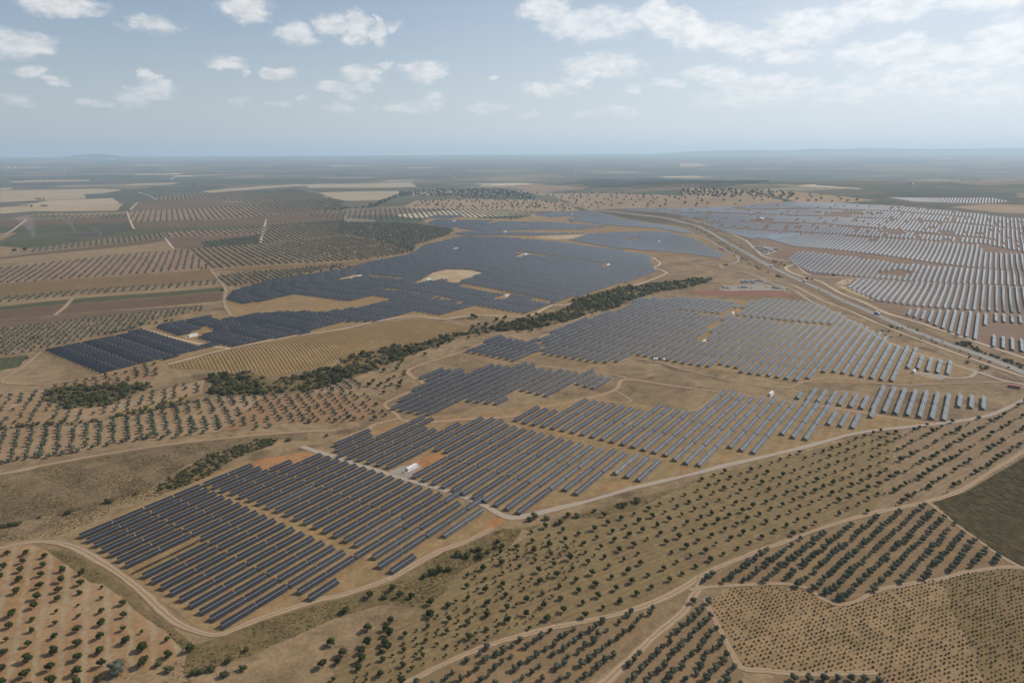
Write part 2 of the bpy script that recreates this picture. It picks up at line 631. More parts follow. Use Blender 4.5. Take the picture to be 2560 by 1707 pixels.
def mat_far_ground():
    """open country: dry stubble near by, a patchwork of holdings farther out"""
    m, t, b = mat_base('open_country', 0.97, 0.05)
    geo = t.n.new('ShaderNodeNewGeometry')
    pos = geo.outputs['Position']
    x, y, z = t.sep(pos)[:3]
    r = t.vmath('LENGTH', pos)
    warp = t.noise(pos, 0.0012, 3)
    cells = []
    for (sx, sy, sd) in ((1 / 620.0, 1 / 420.0, 0.0), (1 / 1900.0, 1 / 1300.0, 7.0)):
        v = t.n.new('ShaderNodeTexVoronoi')
        v.distance = 'CHEBYCHEV'
        rx = t.math('ADD', t.math('MULTIPLY', x, 0.95), t.math('MULTIPLY', y, 0.31))
        ry = t.math('SUBTRACT', t.math('MULTIPLY', y, 0.95), t.math('MULTIPLY', x, 0.31))
        t.set(v.inputs['Vector'], t.comb(t.math('ADD', t.math('MULTIPLY', rx, sx), warp), t.math('ADD', t.math('MULTIPLY', ry, sy), sd), 0.0))
        v.inputs['Scale'].default_value = 1.0
        v.inputs['Randomness'].default_value = 0.8
        cells.append(t.sep(v.outputs['Color'])[0])
    ramp = t.n.new('ShaderNodeValToRGB')
    e = ramp.color_ramp
    e.interpolation = 'CONSTANT'
    e.elements[0].color = (0.068, 0.068, 0.044, 1)
    e.elements[0].position = 0.0
    for p, c in ((0.20, (0.100, 0.088, 0.055)), (0.36, (0.160, 0.115, 0.075)), (0.52, (0.078, 0.076, 0.048)),
                 (0.66, (0.19, 0.145, 0.095)), (0.80, (0.10, 0.088, 0.056)), (0.90, (0.115, 0.085, 0.060)), (0.965, (0.42, 0.34, 0.235))):
        el = e.elements.new(p)
        el.color = (*c, 1)
    t.l.new(cells[0], ramp.inputs[0])
    far1 = ramp.outputs[0]
    dark = t.step(cells[1], 0.45, 0.55, 0.0, 0.6)
    far1 = t.mix(dark, far1, (0.052, 0.060, 0.042))
    speck = t.noise(pos, 0.012, 5, 0.75)
    far1 = t.mix(t.step(speck, 0.50, 0.66, 0.0, 0.55), far1, (0.040, 0.048, 0.030))
    n1 = t.noise(pos, 0.010, 6, 0.62, 0.8)
    n2 = t.noise(t.vmath('ADD', pos, (53.0, 977.0, 0)), 0.022, 6, 0.68, 0.5)
    near = t.mix(t.step(n1, 0.38, 0.62), TAN, DRY)
    near = t.mix(t.step(n2, 0.50, 0.70), near, BRN)
    grn = t.noise(t.vmath('ADD', pos, (753.0, 17.0, 0)), 0.05, 5, 0.7)
    near = t.mix(t.step(grn, 0.58, 0.74, 0.0, 0.7), near, (0.135, 0.118, 0.055))
    f1 = t.noise(pos, 0.4, 6, 0.75)
    f2 = t.noise(pos, 0.08, 5, 0.65)
    k = t.math('ADD', 1.0, t.math('ADD', t.math('MULTIPLY', t.math('SUBTRACT', f1, 0.5), 1.5), t.math('MULTIPLY', t.math('SUBTRACT', f2, 0.5), 1.1)))
    near = t.vmath('MULTIPLY', near, t.comb(k, k, k))
    t.l.new(t.mix(t.step(r, 1900.0, 3000.0), near, far1), b.inputs['Base Color'])
    return m


# ------------------------------------------------------------------ ground sheet
def build_ground():
    rs = [0.0]
    r = 30.0
    while r < 44000:
        rs.append(r)
        r *= 1.015 if r < 9000 else 1.12
    na = 400
    V = [[0, 0]]
    for r in rs[1:]:
        a = np.arange(na) * 2 * math.pi / na
        V.append(np.stack([r * np.sin(a), r * np.cos(a)], 1))
    xy = np.concatenate([np.array([V[0]], float)] + V[1:])
    z = hgt(xy[:, 0], xy[:, 1])
    F = []
    i = np.arange(na)
    j = (i + 1) % na
    tri = np.stack([np.zeros(na, int), 1 + j, 1 + i], 1)
    for k in range(len(rs) - 2):
        a0, b0 = 1 + k * na, 1 + (k + 1) * na
        F.append(np.stack([a0 + i, a0 + j, b0 + j, b0 + i], 1))
    F = np.concatenate(F)
    F = F[:, ::-1]
    tr = np.concatenate([tri, F[:, [0, 1, 2]], F[:, [0, 2, 3]]])
    me = np_mesh('ground', np.column_stack([xy, z]), tr, smooth=True)
    return struct(link('ground', me, mat_far_ground()))


build_ground()


def ragged(poly, step, amp):
    """densify a polygon and roughen its edge a little"""
    out = []
    n = len(poly)
    for i in range(n):
        a, b = poly[i], poly[(i + 1) % n]
        L = np.hypot(*(b - a))
        k = max(1, int(L / step))
        nrm = np.array([-(b - a)[1], (b - a)[0]]) / max(L, 1e-6)
        for q in range(k):
            p = a + (b - a) * q / k
            out.append(p + (nrm * rnd.uniform(-amp, amp) if q else 0))
    return np.array(out)


SHEET_I = 0


def sheet(name, poly, mat, layer=1, amp=None):
    A = 0.5 * abs(np.dot(poly[:, 0], np.roll(poly[:, 1], -1)) - np.dot(poly[:, 1], np.roll(poly[:, 0], -1)))
    dist = float(np.hypot(*poly.mean(0)))
    st = float(np.clip(math.sqrt(A) / 14, 7, 32 if dist < 3500 else 90))
    global SHEET_I
    SHEET_I += 1
    layer = layer + 0.013 * SHEET_I if layer == 1 else layer
    amp = min(1.6, st * 0.06) if amp is None else amp
    b = ragged(poly, st * 0.8, amp)
    lo, hi = poly.min(0), poly.max(0)
    gx, gy = np.meshgrid(np.arange(lo[0] + st / 2, hi[0], st), np.arange(lo[1] + st / 2, hi[1], st))
    g = np.stack([gx.ravel(), gy.ravel()], 1)
    if len(g):
        g = g[inside(g, b)]
    c = b.mean(0)
    pts = [Vector(p - c) for p in b] + [Vector(p - c) for p in g]
    n = len(b)
    r = delaunay_2d_cdt(pts, [(i, (i + 1) % n) for i in range(n)], [], 1, 1e-4)
    V = np.array([(v.x, v.y) for v in r[0]]) + c
    F = [f for f in r[2]]
    cen = np.array([V[list(f)].mean(0) for f in F])
    ok = inside(cen, b)
    F = np.array([f for f, k in zip(F, ok) if k])
    z = hgt(V[:, 0], V[:, 1]) + off(V[:, 0], V[:, 1], layer)
    e1 = V[F[:, 1]] - V[F[:, 0]]
    e2 = V[F[:, 2]] - V[F[:, 0]]
    fl = (e1[:, 0] * e2[:, 1] - e1[:, 1] * e2[:, 0]) < 0
    F[fl] = F[fl][:, ::-1]
    me = np_mesh(name, np.column_stack([V, z]), F, smooth=True)
    return struct(link(name, me, mat))


def spline(pts, step):
    P = np.concatenate([[2 * pts[0] - pts[1]], pts, [2 * pts[-1] - pts[-2]]])
    out = []
    for i in range(1, len(P) - 2):
        p0, p1, p2, p3 = P[i - 1:i + 3]
        k = max(2, int(np.hypot(*(p2 - p1)) / step))
        for q in range(k):
            t = q / k
            out.append(0.5 * (2 * p1 + (p2 - p0) * t + (2 * p0 - 5 * p1 + 4 * p2 - p3) * t * t + (3 * p1 - p0 - 3 * p2 + p3) * t ** 3))
    out.append(P[-2])
    return np.array(out)


def ribbon(name, line, width, mat, layer=2, rag=0.25, step=6.0, smooth=True):
    L = spline(line, step) if smooth else line
    T = np.gradient(L, axis=0)
    T /= np.maximum(np.linalg.norm(T, axis=1), 1e-6)[:, None]
    N = np.stack([-T[:, 1], T[:, 0]], 1)
    us = (-1, -0.5, 0, 0.5, 1)
    V, U = [], []
    s = np.concatenate([[0], np.cumsum(np.linalg.norm(np.diff(L, axis=0), axis=1))])
    ph = nrg.uniform(0, 6.28, 4)
    slow = 0.8 * rag * (np.sin(s / 37 + ph[0]) + np.sin(s / 17 + ph[1]))
    slow2 = 0.8 * rag * (np.sin(s / 41 + ph[2]) + np.sin(s / 15 + ph[3]))
    wl = width / 2 * (1 + slow + nrg.uniform(-rag, rag, len(L)))
    wr = width / 2 * (1 + slow2 + nrg.uniform(-rag, rag, len(L)))
    for u in us:
        w = np.where(u < 0, wl, wr)
        p = L + N * (u * w)[:, None]
        z = hgt(p[:, 0], p[:, 1]) + off(p[:, 0], p[:, 1], layer)
        V.append(np.column_stack([p, z]))
        U.append(np.column_stack([np.full(len(L), u), s]))
    n = len(L)
    V = np.concatenate(V)
    U = np.concatenate(U)
    F = []
    i = np.arange(n - 1)
    for k in range(4):
        F.append(np.stack([k * n + i, (k + 1) * n + i, (k + 1) * n + i + 1, k * n + i + 1], 1)[:, ::-1])
    F = np.concatenate(F)
    me = np_mesh(name, V, F, smooth=True)
    uv = me.uv_layers.new(name='UVMap')
    uv.data.foreach_set('uv', U[F.ravel()].astype(np.float32).ravel())
    return struct(link(name, me, mat))



# ------------------------------------------------------------------ fields
def rich(c, s=1.28, v=0.61):
    m = sum(c) / 3
    return tuple(max(0.01, (m + (q - m) * s) * v) for q in c)


def soil(c1, c2, c3=None, **k):
    c1, c2, c3 = rich(c1), rich(c2), (rich(c3) if c3 else None)
    return mat_soil('soil_%d' % len(bpy.data.materials), c1, c2, c3, **k)


PALE = soil((0.48, 0.395, 0.285), (0.41, 0.335, 0.235), None, scale=0.004, fine=0.15)
PALE_ST = soil((0.50, 0.41, 0.285), (0.45, 0.36, 0.25), None, scale=0.004, fine=0.1, stripe=(-22, 34.0, (0.36, 0.29, 0.20), 0.35, 0.8))
MEADOW = soil((0.40, 0.30, 0.205), (0.345, 0.255, 0.17), (0.30, 0.225, 0.15), scale=0.004, fine=0.25)
GROVE_PINK = soil((0.355, 0.250, 0.175), (0.290, 0.200, 0.140), (0.25, 0.165, 0.11), scale=0.006, fine=0.3)
GROVE_TAN = soil((0.30, 0.225, 0.150), (0.245, 0.180, 0.118), (0.27, 0.175, 0.11), scale=0.01, fine=0.4)
GROVE_DULL = soil((0.255, 0.195, 0.130), (0.22, 0.165, 0.108), None, scale=0.006, fine=0.3)
BROWN = soil((0.150, 0.100, 0.068), (0.180, 0.122, 0.080), (0.13, 0.095, 0.06), scale=0.006, fine=0.3, stripe=(150, 9.0, (0.11, 0.08, 0.05), 0.5, 0.35))
BROWN2 = soil((0.185, 0.130, 0.092), (0.160, 0.112, 0.080), (0.21, 0.155, 0.105), scale=0.007, fine=0.3)
ORANGE = soil((0.235, 0.158, 0.088), (0.200, 0.135, 0.078), (0.25, 0.18, 0.10), scale=0.007, fine=0.25, stripe=(150, 7.0, (0.12, 0.095, 0.045), 0.5, 0.5))
GREEN = soil((0.082, 0.086, 0.046), (0.100, 0.098, 0.054), None, scale=0.006, fine=0.3, stripe=(150, 8.0, (0.10, 0.095, 0.05), 0.35, 0.4))
GREEN2 = soil((0.082, 0.086, 0.044), (0.105, 0.100, 0.052), (0.14, 0.115, 0.066), scale=0.006, fine=0.3, stripe=(150, 10.0, (0.15, 0.12, 0.07), 0.4, 0.45))
STRIP = soil((0.335, 0.255, 0.162), (0.285, 0.212, 0.135), None, scale=0.008, fine=0.3)
BURNT = soil((0.085, 0.075, 0.065), (0.115, 0.095, 0.078), None, scale=0.008, fine=0.3)

FIELDS = [
    # pale stubble far left
    (PALE, [('R3', [(0, 347), (700, 334), (842, 343), (700, 367), (575, 372), (590, 402), (300, 414), (0, 428)])]),
    (PALE_ST, [('R3', [(190, 440), (330, 415), (770, 398), (818, 436), (700, 447), (190, 455)])]),
    (PALE, [('R3', [(0, 462), (190, 455), (700, 447), (842, 436), (800, 484), (215, 490), (0, 506)])]),
    (STRIP, [('R3', [(215, 507), (870, 491), (875, 502), (220, 521)])]),
    (PALE, [('R3', [(50, 284), (300, 276), (610, 274), (620, 282), (300, 287), (100, 292)])]),
    (PALE, [('R3', [(0, 332), (80, 326), (85, 338), (0, 345)])]),
    (PALE, [('R3', [(805, 315), (920, 300), (1225, 292), (1180, 305), (930, 315)])]),
    (PALE, [('R3', [(1370, 352), (1600, 330), (2065, 303), (2062, 314), (1740, 339), (1450, 362)])]),
    (PALE, [('R3', [(2108, 312), (2352, 300)]), ('R4', [(490, 293), (525, 322), (350, 328), (0, 327), (-220, 330)])]),
    (GREEN2, [('R3', [(2110, 332), (2300, 330)]), ('R4', [(300, 331), (525, 325), (600, 345), (405, 352), (0, 352), (-150, 350)])]),
    (PALE, [('R4', [(-150, 360), (0, 355), (405, 351), (405, 385), (260, 412), (100, 418), (0, 415)])]),
    (GREEN2, [('R4', [(300, 430), (470, 400), (780, 392), (700, 410), (520, 425), (440, 450), (290, 462)])]),
    # dry meadows with scattered oaks
    (MEADOW, [('R4', [(440, 455), (520, 415), (900, 405), (1290, 408), (1500, 418), (1640, 482), (1100, 478), (480, 474)])]),
    (MEADOW, [('R4', [(1290, 362), (1700, 364), (2100, 372), (2352, 385)]), ('R5', [(0, 330), (180, 334), (400, 341), (800, 356), (1150, 391), (1350, 414), (1050, 434), (400, 455), (0, 464)]),
              ('R4', [(2100, 470), (1700, 481), (1560, 420), (1480, 398)])]),
    (GROVE_PINK, [('R4', [(1150, 322), (1350, 305), (1750, 318), (1650, 342), (1300, 348)])]),
    (MEADOW, [('R4', [(420, 372), (620, 352), (900, 345), (880, 362), (560, 382)])]),
    (PALE, [('R5', [(0, 160), (140, 162), (185, 180), (0, 188)])]),
    (MEADOW, [('R5', [(1850, 460), (2100, 440), (2352, 445), (2352, 505), (2150, 495)])]),
    # holdings on the left
    (GROVE_PINK, [('R3', [(880, 490), (1300, 470), (1700, 452), (2000, 470), (2240, 492), (1700, 530), (900, 566)])]),
    (BROWN, [('R3', [(900, 572), (1700, 535), (2230, 500), (2352, 500), (2352, 540), (1830, 575), (1100, 605), (940, 612)])]),
    (BROWN2, [('R3', [(890, 460), (950, 425), (1520, 400), (1530, 430), (1700, 450), (900, 488)])]),
    (GREEN2, [('R3', [(800, 485), (850, 440), (950, 425), (890, 470), (860, 487)])]),
    (GROVE_DULL, [('R3', [(1040, 388), (1500, 366), (1520, 399), (1100, 415)])]),
    (GROVE_DULL, [('R3', [(1480, 364), (2000, 340), (2352, 420), (2352, 490), (2240, 488), (1850, 460), (1530, 400)])]),
    (BROWN, [('R3', [(0, 560), (180, 545), (860, 520), (880, 560), (500, 578), (120, 590), (0, 600)])]),
    (GREEN, [('R3', [(120, 595), (500, 582), (885, 565), (890, 590), (500, 605), (300, 625), (110, 630)])]),
    (STRIP, [('R3', [(0, 640), (110, 635), (110, 640), (0, 690)])]),
    (BURNT, [('R3', [(340, 655), (700, 628), (900, 600), (940, 612), (860, 640), (660, 665), (480, 662)])]),
    (GREEN, [('R3', [(0, 700), (280, 675), (520, 672), (660, 680), (230, 738), (160, 738), (0, 722)])]),
    (STRIP, [('R3', [(0, 727), (160, 742), (170, 765), (0, 792)])]),
    (GREEN2, [('R3', [(760, 655), (860, 625), (1100, 610), (1500, 590), (1820, 578), (1815, 596), (1110, 632), (800, 662)])]),
    (GROVE_DULL, [('R3', [(180, 772), (250, 740), (700, 680), (1105, 638), (1120, 672), (700, 718)])]),
    (BROWN, [('R3', [(0, 805), (700, 722), (1120, 678), (1135, 690), (700, 745), (0, 815)])]),
    (STRIP, [('R3', [(0, 818), (700, 748), (1140, 695), (1180, 745), (620, 800), (400, 805), (0, 855)])]),
    (GROVE_PINK, [('R3', [(1112, 634), (1820, 598), (1800, 642), (1150, 668)])]),
    (GREEN, [('R3', [(1372, 700), (1800, 645), (1780, 710), (1400, 736)])]),
    (BROWN2, [('R3', [(1150, 672), (1800, 640), (1375, 695), (1395, 736), (1190, 745)])]),
    (GROVE_DULL, [('R3', [(1835, 580), (2352, 545), (2352, 650), (1790, 708)]), ]),
    (GROVE_DULL, [('R4', [(0, 570), (500, 572), (780, 612), (740, 650), (520, 715), (500, 760), (200, 800), (0, 800)])]),
    (GROVE_TAN, [('R3', [(1290, 748), (1800, 712), (2352, 655)]), ('R4', [(200, 680), (500, 720), (500, 770), (200, 815), (-300, 845), (-900, 882), (-930, 850)])]),
    (BROWN, [('R4', [(0, 640), (200, 625), (380, 612), (330, 630), (200, 640), (0, 655)])]),
    (GROVE_PINK, [('R3', [(0, 880), (280, 850), (800, 790), (1290, 750), (1440, 872), (1200, 892), (600, 942), (0, 982)])]),
    (ORANGE, [('R3', [(1450, 890), (2352, 835)]), ('R4', [(200, 822), (490, 780), (200, 830), (0, 870), (-350, 905)])]),
    (GROVE_TAN, [('R3', [(1480, 925), (2000, 884), (2352, 850), (2352, 870), (2050, 915), (1880, 960), (1700, 988), (1545, 1002)])]),
    (ORANGE, [('R3', [(0, 986), (600, 946), (1440, 884), (1495, 960), (800, 1015), (300, 1060), (0, 1085)])]),
    (STRIP, [('R3', [(0, 1115), (800, 1044), (1500, 985), (1525, 1002), (700, 1070), (0, 1138)])]),
    (GREEN, [('R3', [(0, 1141), (700, 1072), (1530, 1006), (1530, 1032), (700, 1102), (0, 1166)])]),
    (BROWN, [('R3', [(0, 1170), (700, 1106), (1520, 1038), (1518, 1098), (700, 1170), (0, 1232)])]),
    (BROWN2, [('R3', [(0, 1236), (700, 1174), (1400, 1128), (1200, 1165), (700, 1218), (0, 1282)])]),
    (GROVE_TAN, [('R3', [(0, 1290), (500, 1232), (1380, 1138), (1410, 1160), (1010, 1240), (960, 1282), (650, 1345), (300, 1430), (0, 1480)])]),
    (GREEN, [('R3', [(0, 1492), (190, 1470), (130, 1550), (0, 1575)])]),
]
for m_, parts in FIELDS:
    sheet('field', gp(*parts), m_)

# nearer ground: orchards, vineyards, dry grass
P1_SOIL = soil((0.400, 0.290, 0.190), (0.345, 0.225, 0.135), (0.30, 0.185, 0.108), scale=0.02, fine=0.4, stripe=(150.3, 11.6, (0.255, 0.205, 0.130), 0.26, 0.85))
P2_SOIL = soil((0.250, 0.186, 0.108), (0.232, 0.168, 0.100), (0.190, 0.132, 0.086), scale=0.012, fine=0.42, stripe=(57.5, 4.53, (0.180, 0.148, 0.075), 0.5, 0.6))
P2B_SOIL = soil((0.300, 0.225, 0.150), (0.255, 0.186, 0.122), (0.215, 0.152, 0.104), scale=0.012, fine=0.3, stripe=(56, 5.0, (0.23, 0.175, 0.105), 0.5, 0.4))
OLV_SOIL = soil((0.300, 0.220, 0.142), (0.240, 0.175, 0.112), (0.31, 0.21, 0.125), scale=0.02, fine=0.35)
V3_SOIL = soil((0.400, 0.290, 0.180), (0.310, 0.220, 0.132), (0.265, 0.200, 0.115), scale=0.016, fine=0.35, stripe=(163, 3.25, (0.190, 0.130, 0.075), 0.5, 0.75))
V3_DARK = soil((0.265, 0.190, 0.112), (0.220, 0.158, 0.090), (0.18, 0.150, 0.07), scale=0.02, fine=0.35, stripe=(163, 3.3, (0.12, 0.10, 0.05), 0.45, 0.5))
V4_SOIL = soil((0.270, 0.205, 0.115), (0.225, 0.175, 0.095), (0.29, 0.21, 0.125), scale=0.012, fine=0.25)
V2_SOIL = soil((0.360, 0.255, 0.145), (0.290, 0.200, 0.112), (0.40, 0.30, 0.18), scale=0.01, fine=0.2)
N1_SOIL = soil((0.370, 0.275, 0.185), (0.320, 0.225, 0.145), (0.40, 0.31, 0.22), scale=0.012, fine=0.3)
N1_RED = soil((0.295, 0.192, 0.120), (0.330, 0.230, 0.150), None, scale=0.015, fine=0.3)
PLANT_SOIL = soil((0.345, 0.250, 0.150), (0.290, 0.200, 0.118), (0.36, 0.225, 0.130), scale=0.02, fine=0.5, stripe=(34.5, 11.0, (0.225, 0.175, 0.088), 0.45, 0.6))
PLANT_DRY = soil((0.335, 0.245, 0.150), (0.290, 0.208, 0.120), (0.375, 0.245, 0.145), scale=0.014, fine=0.35)
PLANT_RIGHT = soil((0.280, 0.200, 0.145), (0.225, 0.155, 0.112), (0.29, 0.185, 0.132), scale=0.006, fine=0.3)
BARE_RED = soil((0.380, 0.215, 0.118), (0.420, 0.255, 0.150), (0.33, 0.17, 0.09), scale=0.05, fine=0.3)
REDBANK = soil((0.300, 0.170, 0.125), (0.270, 0.150, 0.11), None, scale=0.02, fine=0.3)
BARE_PALE = soil((0.56, 0.46, 0.33), (0.44, 0.33, 0.21), None, scale=0.02, fine=0.25)
VERGE = soil((0.180, 0.145, 0.082), (0.225, 0.165, 0.098), (0.120, 0.108, 0.050), scale=0.05, fine=0.6)
DARKGRASS = soil((0.185, 0.142, 0.095), (0.255, 0.195, 0.122), (0.155, 0.118, 0.085), scale=0.012, fine=0.5)

PX_ = {}
PX_['P1'] = gp(('Q4', [(-60, 660), (60, 628), (200, 604), (330, 655), (620, 872), (700, 880), (860, 985), (905, 1050), (1130, 1200), (1250, 1330), (1230, 1390), (1000, 1480), (600, 1570), (400, 1900), (-400, 1900)]))
PX_['P2'] = gp(('Q5', [(-50, 1400), (150, 1290), (420, 1130), (560, 1050), (700, 960), (830, 800), (1150, 640), (1400, 470), (2000, 390), (2352, 240)]),
               ('Q6', [(160, 150), (700, 20)]), ('Q3', [(990, 1000), (1350, 895), (1500, 880)]), ('Q6', [(1400, 200), (1330, 390), (1000, 480), (700, 585), (250, 758), (0, 905)]),
               ('Q5', [(2340, 905), (1800, 1095), (1400, 1172), (1050, 1268), (780, 1375), (400, 1575), (-50, 1680)]))
PX_['P2B'] = gp(('Q3', [(1500, 880), (1750, 845), (2000, 815), (2200, 775), (2352, 705), (2500, 640), (2560, 900), (2352, 990)]),
                ('Q6', [(2290, -10), (2080, 125), (1890, 240), (1720, 298), (1330, 390), (1400, 200)]))
PX_['P3'] = gp(('Q6', [(130, 880), (450, 700), (850, 568), (1300, 440), (1690, 335), (1880, 480), (2180, 690), (2250, 745), (1950, 790), (1600, 868), (1380, 915), (1080, 1015), (1000, 990), (900, 925), (700, 880), (300, 870)]))
PX_['P4'] = gp(('Q5', [(470, 1572), (800, 1395), (1050, 1300), (1400, 1208), (1850, 1120), (2110, 1035), (2240, 1010), (1650, 1600), (500, 1640)]))
PX_['P5'] = gp(('Q5', [(1830, 1600), (1960, 1440), (2160, 1250), (2352, 1080)]), ('Q6', [(60, 1010), (170, 985), (210, 1080), (290, 1230), (385, 1420), (430, 1480), (420, 1600)]))
PX_['P6'] = gp(('Q6', [(650, 1490), (1350, 1490), (1400, 1570), (1420, 1640), (600, 1640)]))
PX_['V3'] = gp(('Q6', [(200, 1000), (350, 915), (600, 897), (870, 930), (1050, 1040), (1250, 990), (1400, 930), (1780, 850), (2080, 1560), (2110, 1640), (1430, 1640), (1360, 1475), (850, 1482), (600, 1462), (440, 1440), (300, 1200)]))
PX_['V3B'] = gp(('Q6', [(1780, 850), (1950, 808), (2200, 778), (2352, 785), (2480, 800), (2480, 1640), (2110, 1640), (2080, 1560)]))
PX_['V4'] = gp(('Q6', [(1725, 322), (1950, 250), (2150, 130), (2352, 15), (2600, -110), (2600, 900), (2352, 760), (2100, 620), (1880, 460)]))
PX_['V2'] = gp(('Q1', [(1140, 438), (1580, 345), (2000, 262), (2352, 208)]), ('Q2', [(250, 165), (500, 128), (700, 150), (890, 188), (860, 210), (640, 260), (400, 315), (100, 380), (0, 396)]),
               ('Q1', [(2280, 430), (2000, 495), (1820, 532), (1740, 478), (1480, 528), (1500, 478), (1160, 470)]))
PX_['N1'] = gp(('Q1', [(-60, 905), (0, 900), (600, 850), (760, 830), (1300, 700), (1500, 670), (1800, 655), (1500, 900), (1450, 905), (900, 970), (400, 1060), (0, 1130), (-60, 1140)]))
PX_['N1B'] = gp(('Q1', [(1800, 655), (2080, 640), (2352, 640)]), ('Q2', [(60, 640), (190, 645), (245, 780), (130, 830), (20, 832)]), ('Q1', [(1900, 842), (1500, 900)]))
PX_['N2'] = gp(('Q1', [(-60, 668), (0, 660), (320, 612), (330, 700), (600, 740), (1000, 640), (1400, 545), (1380, 640), (1050, 735), (800, 775), (560, 825), (0, 875), (-60, 880)]))
PX_['N3'] = gp(('Q1', [(310, 612), (560, 545), (700, 520), (1000, 450), (1100, 435), (1130, 470), (1060, 530), (700, 590)]))
PX_['N4'] = gp(('Q1', [(2100, 630), (2352, 555)]), ('Q2', [(0, 550), (90, 545), (140, 600), (60, 635), (0, 640)]))
for key, m_ in (('P1', P1_SOIL), ('P2', P2_SOIL), ('P2B', P2B_SOIL), ('P3', OLV_SOIL), ('P4', OLV_SOIL), ('P5', OLV_SOIL), ('P6', OLV_SOIL),
                ('V3', V3_SOIL), ('V3B', V3_DARK), ('V4', V4_SOIL), ('V2', V2_SOIL), ('N1', N1_SOIL), ('N1B', N1_RED), ('N2', N1_SOIL), ('N3', N1_RED), ('N4', N1_SOIL)):
    sheet('field', PX_[key], m_, amp=4.0 if key == 'V3B' else None)
# rough dry ground below the groves and the weedy verges of the ditch
sheet('field', gp(('Q1', [(-60, 1215), (0, 1200), (500, 1090), (1000, 1010), (1700, 930), (2100, 905), (2100, 960), (1850, 945), (1500, 1040), (1300, 1120), (1000, 1300), (700, 1390), (300, 1480), (0, 1540), (-60, 1550)])), DARKGRASS)
sheet('field', gp(('Q4', [(1290, 1310), (1530, 1235), (1800, 1130), (2200, 1010), (2352, 975)]), ('Q5', [(330, 880), (520, 770), (700, 665), (900, 600), (1100, 500), (1250, 505), (1150, 640), (830, 790), (700, 950), (560, 1040), (300, 1020), (0, 1100)]),
                  ('Q4', [(2050, 1220), (1700, 1370), (1400, 1470), (1250, 1500)])), VERGE)
sheet('field', gp(('Q5', [(1250, 500), (1600, 410), (2000, 300), (2352, 215)]), ('Q6', [(160, 130), (150, 160), (0, 225)]), ('Q5', [(2000, 385), (1400, 460), (1300, 520)])), VERGE)
sheet('field', gp(('Q4', [(300, 640), (480, 660), (700, 790), (900, 930), (1000, 1060), (1180, 1180), (1330, 1300), (1250, 1330), (1130, 1200), (905, 1045), (860, 985), (700, 880), (620, 870)])), VERGE)
# solar plant ground
PLANT_A = gp(('Q4', [(430, 560), (900, 370), (1330, 195), (1500, 110), (1680, 30), (1860, 80), (2100, -20), (2200, -60)]), ('Q5', [(-60, 10), (270, 120), (660, 250), (950, 355), (1120, 440), (900, 560), (500, 740), (330, 840), (0, 940)]),
             ('Q4', [(2200, 965), (1800, 1095), (1540, 1200), (1400, 1200), (1100, 1000), (900, 830), (700, 690)]))
PLANT_B = gp(('Q2', [(-60, 960), (185, 880), (520, 800), (1000, 770), (1380, 705), (1700, 655), (2000, 705), (2352, 760)]), ('Q3', [(90, 780), (310, 615), (730, 690), (1320, 780), (1740, 838), (1200, 905), (800, 1010), (400, 1105), (0, 1210)]),
             ('Q2', [(2000, 1270), (1500, 1405), (1180, 1470), (1000, 1395), (540, 1235), (0, 1065)]))
PLANT_C = gp(('R4', [(1335, 1375), (1530, 1262), (1740, 1190), (1980, 1125), (1990, 1090), (2352, 1080)]), ('R5', [(380, 1090), (900, 1115), (1200, 1240), (1420, 1350), (1700, 1450), (1950, 1530)]),
             ('Q3', [(2030, 500), (1840, 535), (1460, 575), (800, 565), (0, 440)]), ('Q2', [(2030, 385), (1890, 435), (1760, 440), (1370, 375), (1190, 430), (820, 355), (1110, 240)]))
PLANT_L = gp(('R3', [(1545, 1100), (1590, 1040), (1860, 950)]), ('R4', [(0, 880), (200, 825), (500, 765), (580, 710), (830, 650), (1150, 640), (1500, 670), (2130, 775), (2170, 905), (1990, 975), (1720, 1060), (1450, 1135), (1250, 1205), (930, 1190), (690, 1220), (500, 1205), (200, 1245), (0, 1285)]),
             ('Q1', [(2000, 245), (1580, 330), (1130, 430), (690, 525), (300, 360), (560, 280), (980, 190), (1420, 105)]), ('R3', [(1560, 1205)]))
PLANT_U = gp(('R4', [(560, 560), (660, 510), (1040, 540), (1250, 530), (1480, 485), (1700, 484), (2000, 548), (2352, 600)]), ('R5', [(100, 640), (330, 790), (300, 820), (0, 790)]), ('R4', [(2140, 775), (1500, 672), (1150, 640), (830, 650), (760, 620)]))
PLANT_D = gp(('R5', [(0, 525)]), ('R4', [(2200, 505), (2000, 493), (1860, 487), (2100, 472)]), ('R5', [(0, 466), (400, 452), (1050, 430), (1500, 450), (2000, 500), (2352, 545), (2900, 620), (2900, 1600), (2352, 1480), (2100, 1400), (1880, 1340), (1500, 1200), (1300, 1110), (1100, 1000), (900, 920), (740, 830), (560, 720), (230, 605), (60, 550)]))
PLANT_DF = gp(('R5', [(1400, 400), (1450, 392), (2140, 397), (2270, 425), (2100, 442), (1600, 432)]))
sheet('field', PLANT_A, PLANT_SOIL)
sheet('field', PLANT_B, PLANT_SOIL)
sheet('field', PLANT_C, PLANT_SOIL)
sheet('field', PLANT_L, PLANT_DRY)
sheet('field', PLANT_U, PLANT_DRY)
sheet('field', PLANT_D, PLANT_RIGHT)
sheet('field', PLANT_DF, PLANT_RIGHT)
